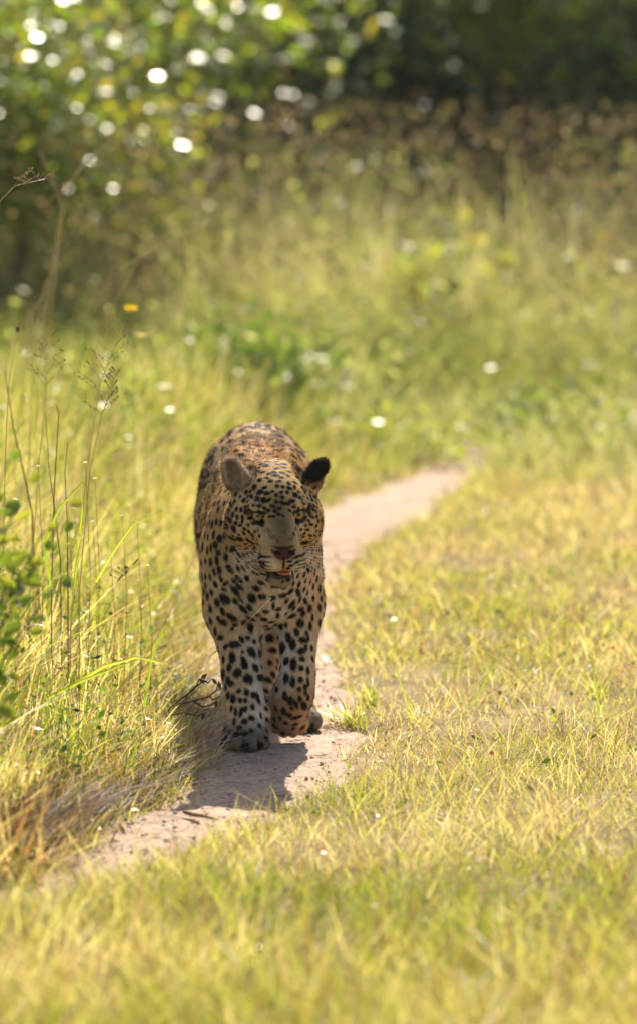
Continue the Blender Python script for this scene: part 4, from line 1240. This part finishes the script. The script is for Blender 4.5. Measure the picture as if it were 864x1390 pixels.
# tufts at the edges of the path
def tuft(px, py, n, hgt, lean, label, dirx=0.0, tints=(.15, .3, .4, .5, .6, .75), mat=None):
    c = G(px, py)
    root = bpy.data.objects.new("grass_tuft", None); C.objects.link(root); root.location = c; tag(root, label, "grass tuft")
    V = []; F = []; Tn = []
    for i in range(n):
        a = random.uniform(0, 2 * math.pi); d = Vector((math.cos(a) + dirx, math.sin(a), 0)); b = Vector((random.gauss(0, .012 + n * 4e-5), random.gauss(0, .012 + n * 1.5e-4), -.006))
        h_ = hgt * random.uniform(.5, 1.15); l_ = lean * random.uniform(.3, 1.3); s = Vector((-math.sin(a), math.cos(a), 0)) * random.uniform(.0012, .0022); tt = random.choice(tints)
        for t in (0, .35, .7, 1):
            p = b + d * h_ * l_ * (t + .5 * t * t) + Vector((0, 0, h_ * (t - .4 * l_ * t * t))); ww = s * (1 - t * t)
            V += [tuple(p - ww), tuple(p + ww + Vector((0, 0, .0003)))]; Tn += [tt] * 2
        k = len(V) - 8
        for q in (0, 2, 4): F += [k + q, k + q + 1, k + q + 3, k + q + 2]
    link("blades", new_mesh("blades", V, F, [4] * (len(F) // 4), {"tint": Tn}), mat or m_bank, root)
tuft(478, 985, 90, .09, .9, "bushy green tuft on the right edge of the path beside the paws", -.5)
tuft(500, 955, 60, .08, .7, "green tuft just behind the bushy one on the right edge")
tuft(240, 1002, 90, .10, .9, "tangled green and brown tuft at the corner of the left bank", .3)
tuft(235, 960, 80, .14, .8, "taller arching tuft behind the tangled one on the left bank", .4)
tuft(452, 905, 40, .06, .9, "small low tuft at the right edge behind the leopard's legs", -.3)
tuft(560, 985, 60, .07, .7, "leafy green tuft standing alone in the short meadow")
tuft(668, 935, 50, .08, .7, "upright green tuft in the meadow level with the lifted paw")
tuft(808, 950, 60, .09, .6, "yellow-green tuft near the right edge of the meadow")

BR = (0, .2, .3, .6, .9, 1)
m_dead_shade = plant_mat('dead_grass_shade', [(0, (.035, .022, .014)), (.6, (.12, .065, .03)), (1, (.30, .17, .07))], .3, .01, .5, 1.2)  # dead grass, its brown darkened to hold the bank's own shade
tuft(14, 1165, 420, .17, .6, "large brown clump of dead grass, coloured dark for shade, in the lower left corner of the bank", .3, BR, m_dead_shade)
tuft(60, 1140, 380, .15, .6, "matted clump coloured dark brown for shade right of the corner clump, hanging over the path", .4, BR, m_dead_shade)
tuft(105, 1118, 320, .12, .7, "rusty clump of dead grass, coloured dark for shade, in the middle of the lower bank edge", .4, BR, m_dead_shade)
tuft(165, 1090, 280, .10, .7, "dry clump coloured dark brown for shade beside the sunlit bare end of the path", .4, BR, m_dead_shade)
tuft(215, 1062, 240, .09, .7, "dry rusty clump, coloured dark for shade, next to the leopard's shadow", .4, BR, m_dead_shade)
tuft(232, 1035, 120, .10, 1.0, "dark tangled dead clump left of the planted paw", .3, BR, m_dead_shade)
tuft(238, 968, 110, .10, 1.0, "dead brown clump under the crooked twigs", .3, BR, m_dead_shade)
tuft(262, 885, 60, .07, .9, "small straw clump behind the planted foreleg", .2, BR, m_dead_shade)

# ------------------------------------------------------------------ lens glare put in as an added thin haze
m_haze = bpy.data.materials.new("glare_air"); m_haze.use_nodes = True
nt = m_haze.node_tree
for n_ in list(nt.nodes): nt.nodes.remove(n_)
out = nt.nodes.new("ShaderNodeOutputMaterial"); vol = nt.nodes.new("ShaderNodeVolumePrincipled")
vol.inputs["Density"].default_value = .00032
vol.inputs["Color"].default_value = (.95, .93, .85, 1)
vol.inputs["Anisotropy"].default_value = .2
nt.links.new(vol.outputs[0], out.inputs["Volume"])
g = Geo()
hx0, hx1, hy0, hy1, hz0, hz1 = -430., 430., -160., 640., -1.2, 9.6
g.v = [(a, b, c) for a in (hx0, hx1) for b in (hy0, hy1) for c in (hz0, hz1)]; g.t = [0] * 8
g.f = [(0, 1, 3, 2), (4, 6, 7, 5), (0, 4, 5, 1), (2, 3, 7, 6), (0, 2, 6, 4), (1, 5, 7, 3)]
glare_haze = g.build("glare_haze", m_haze); glare_haze["kind"] = "stuff"
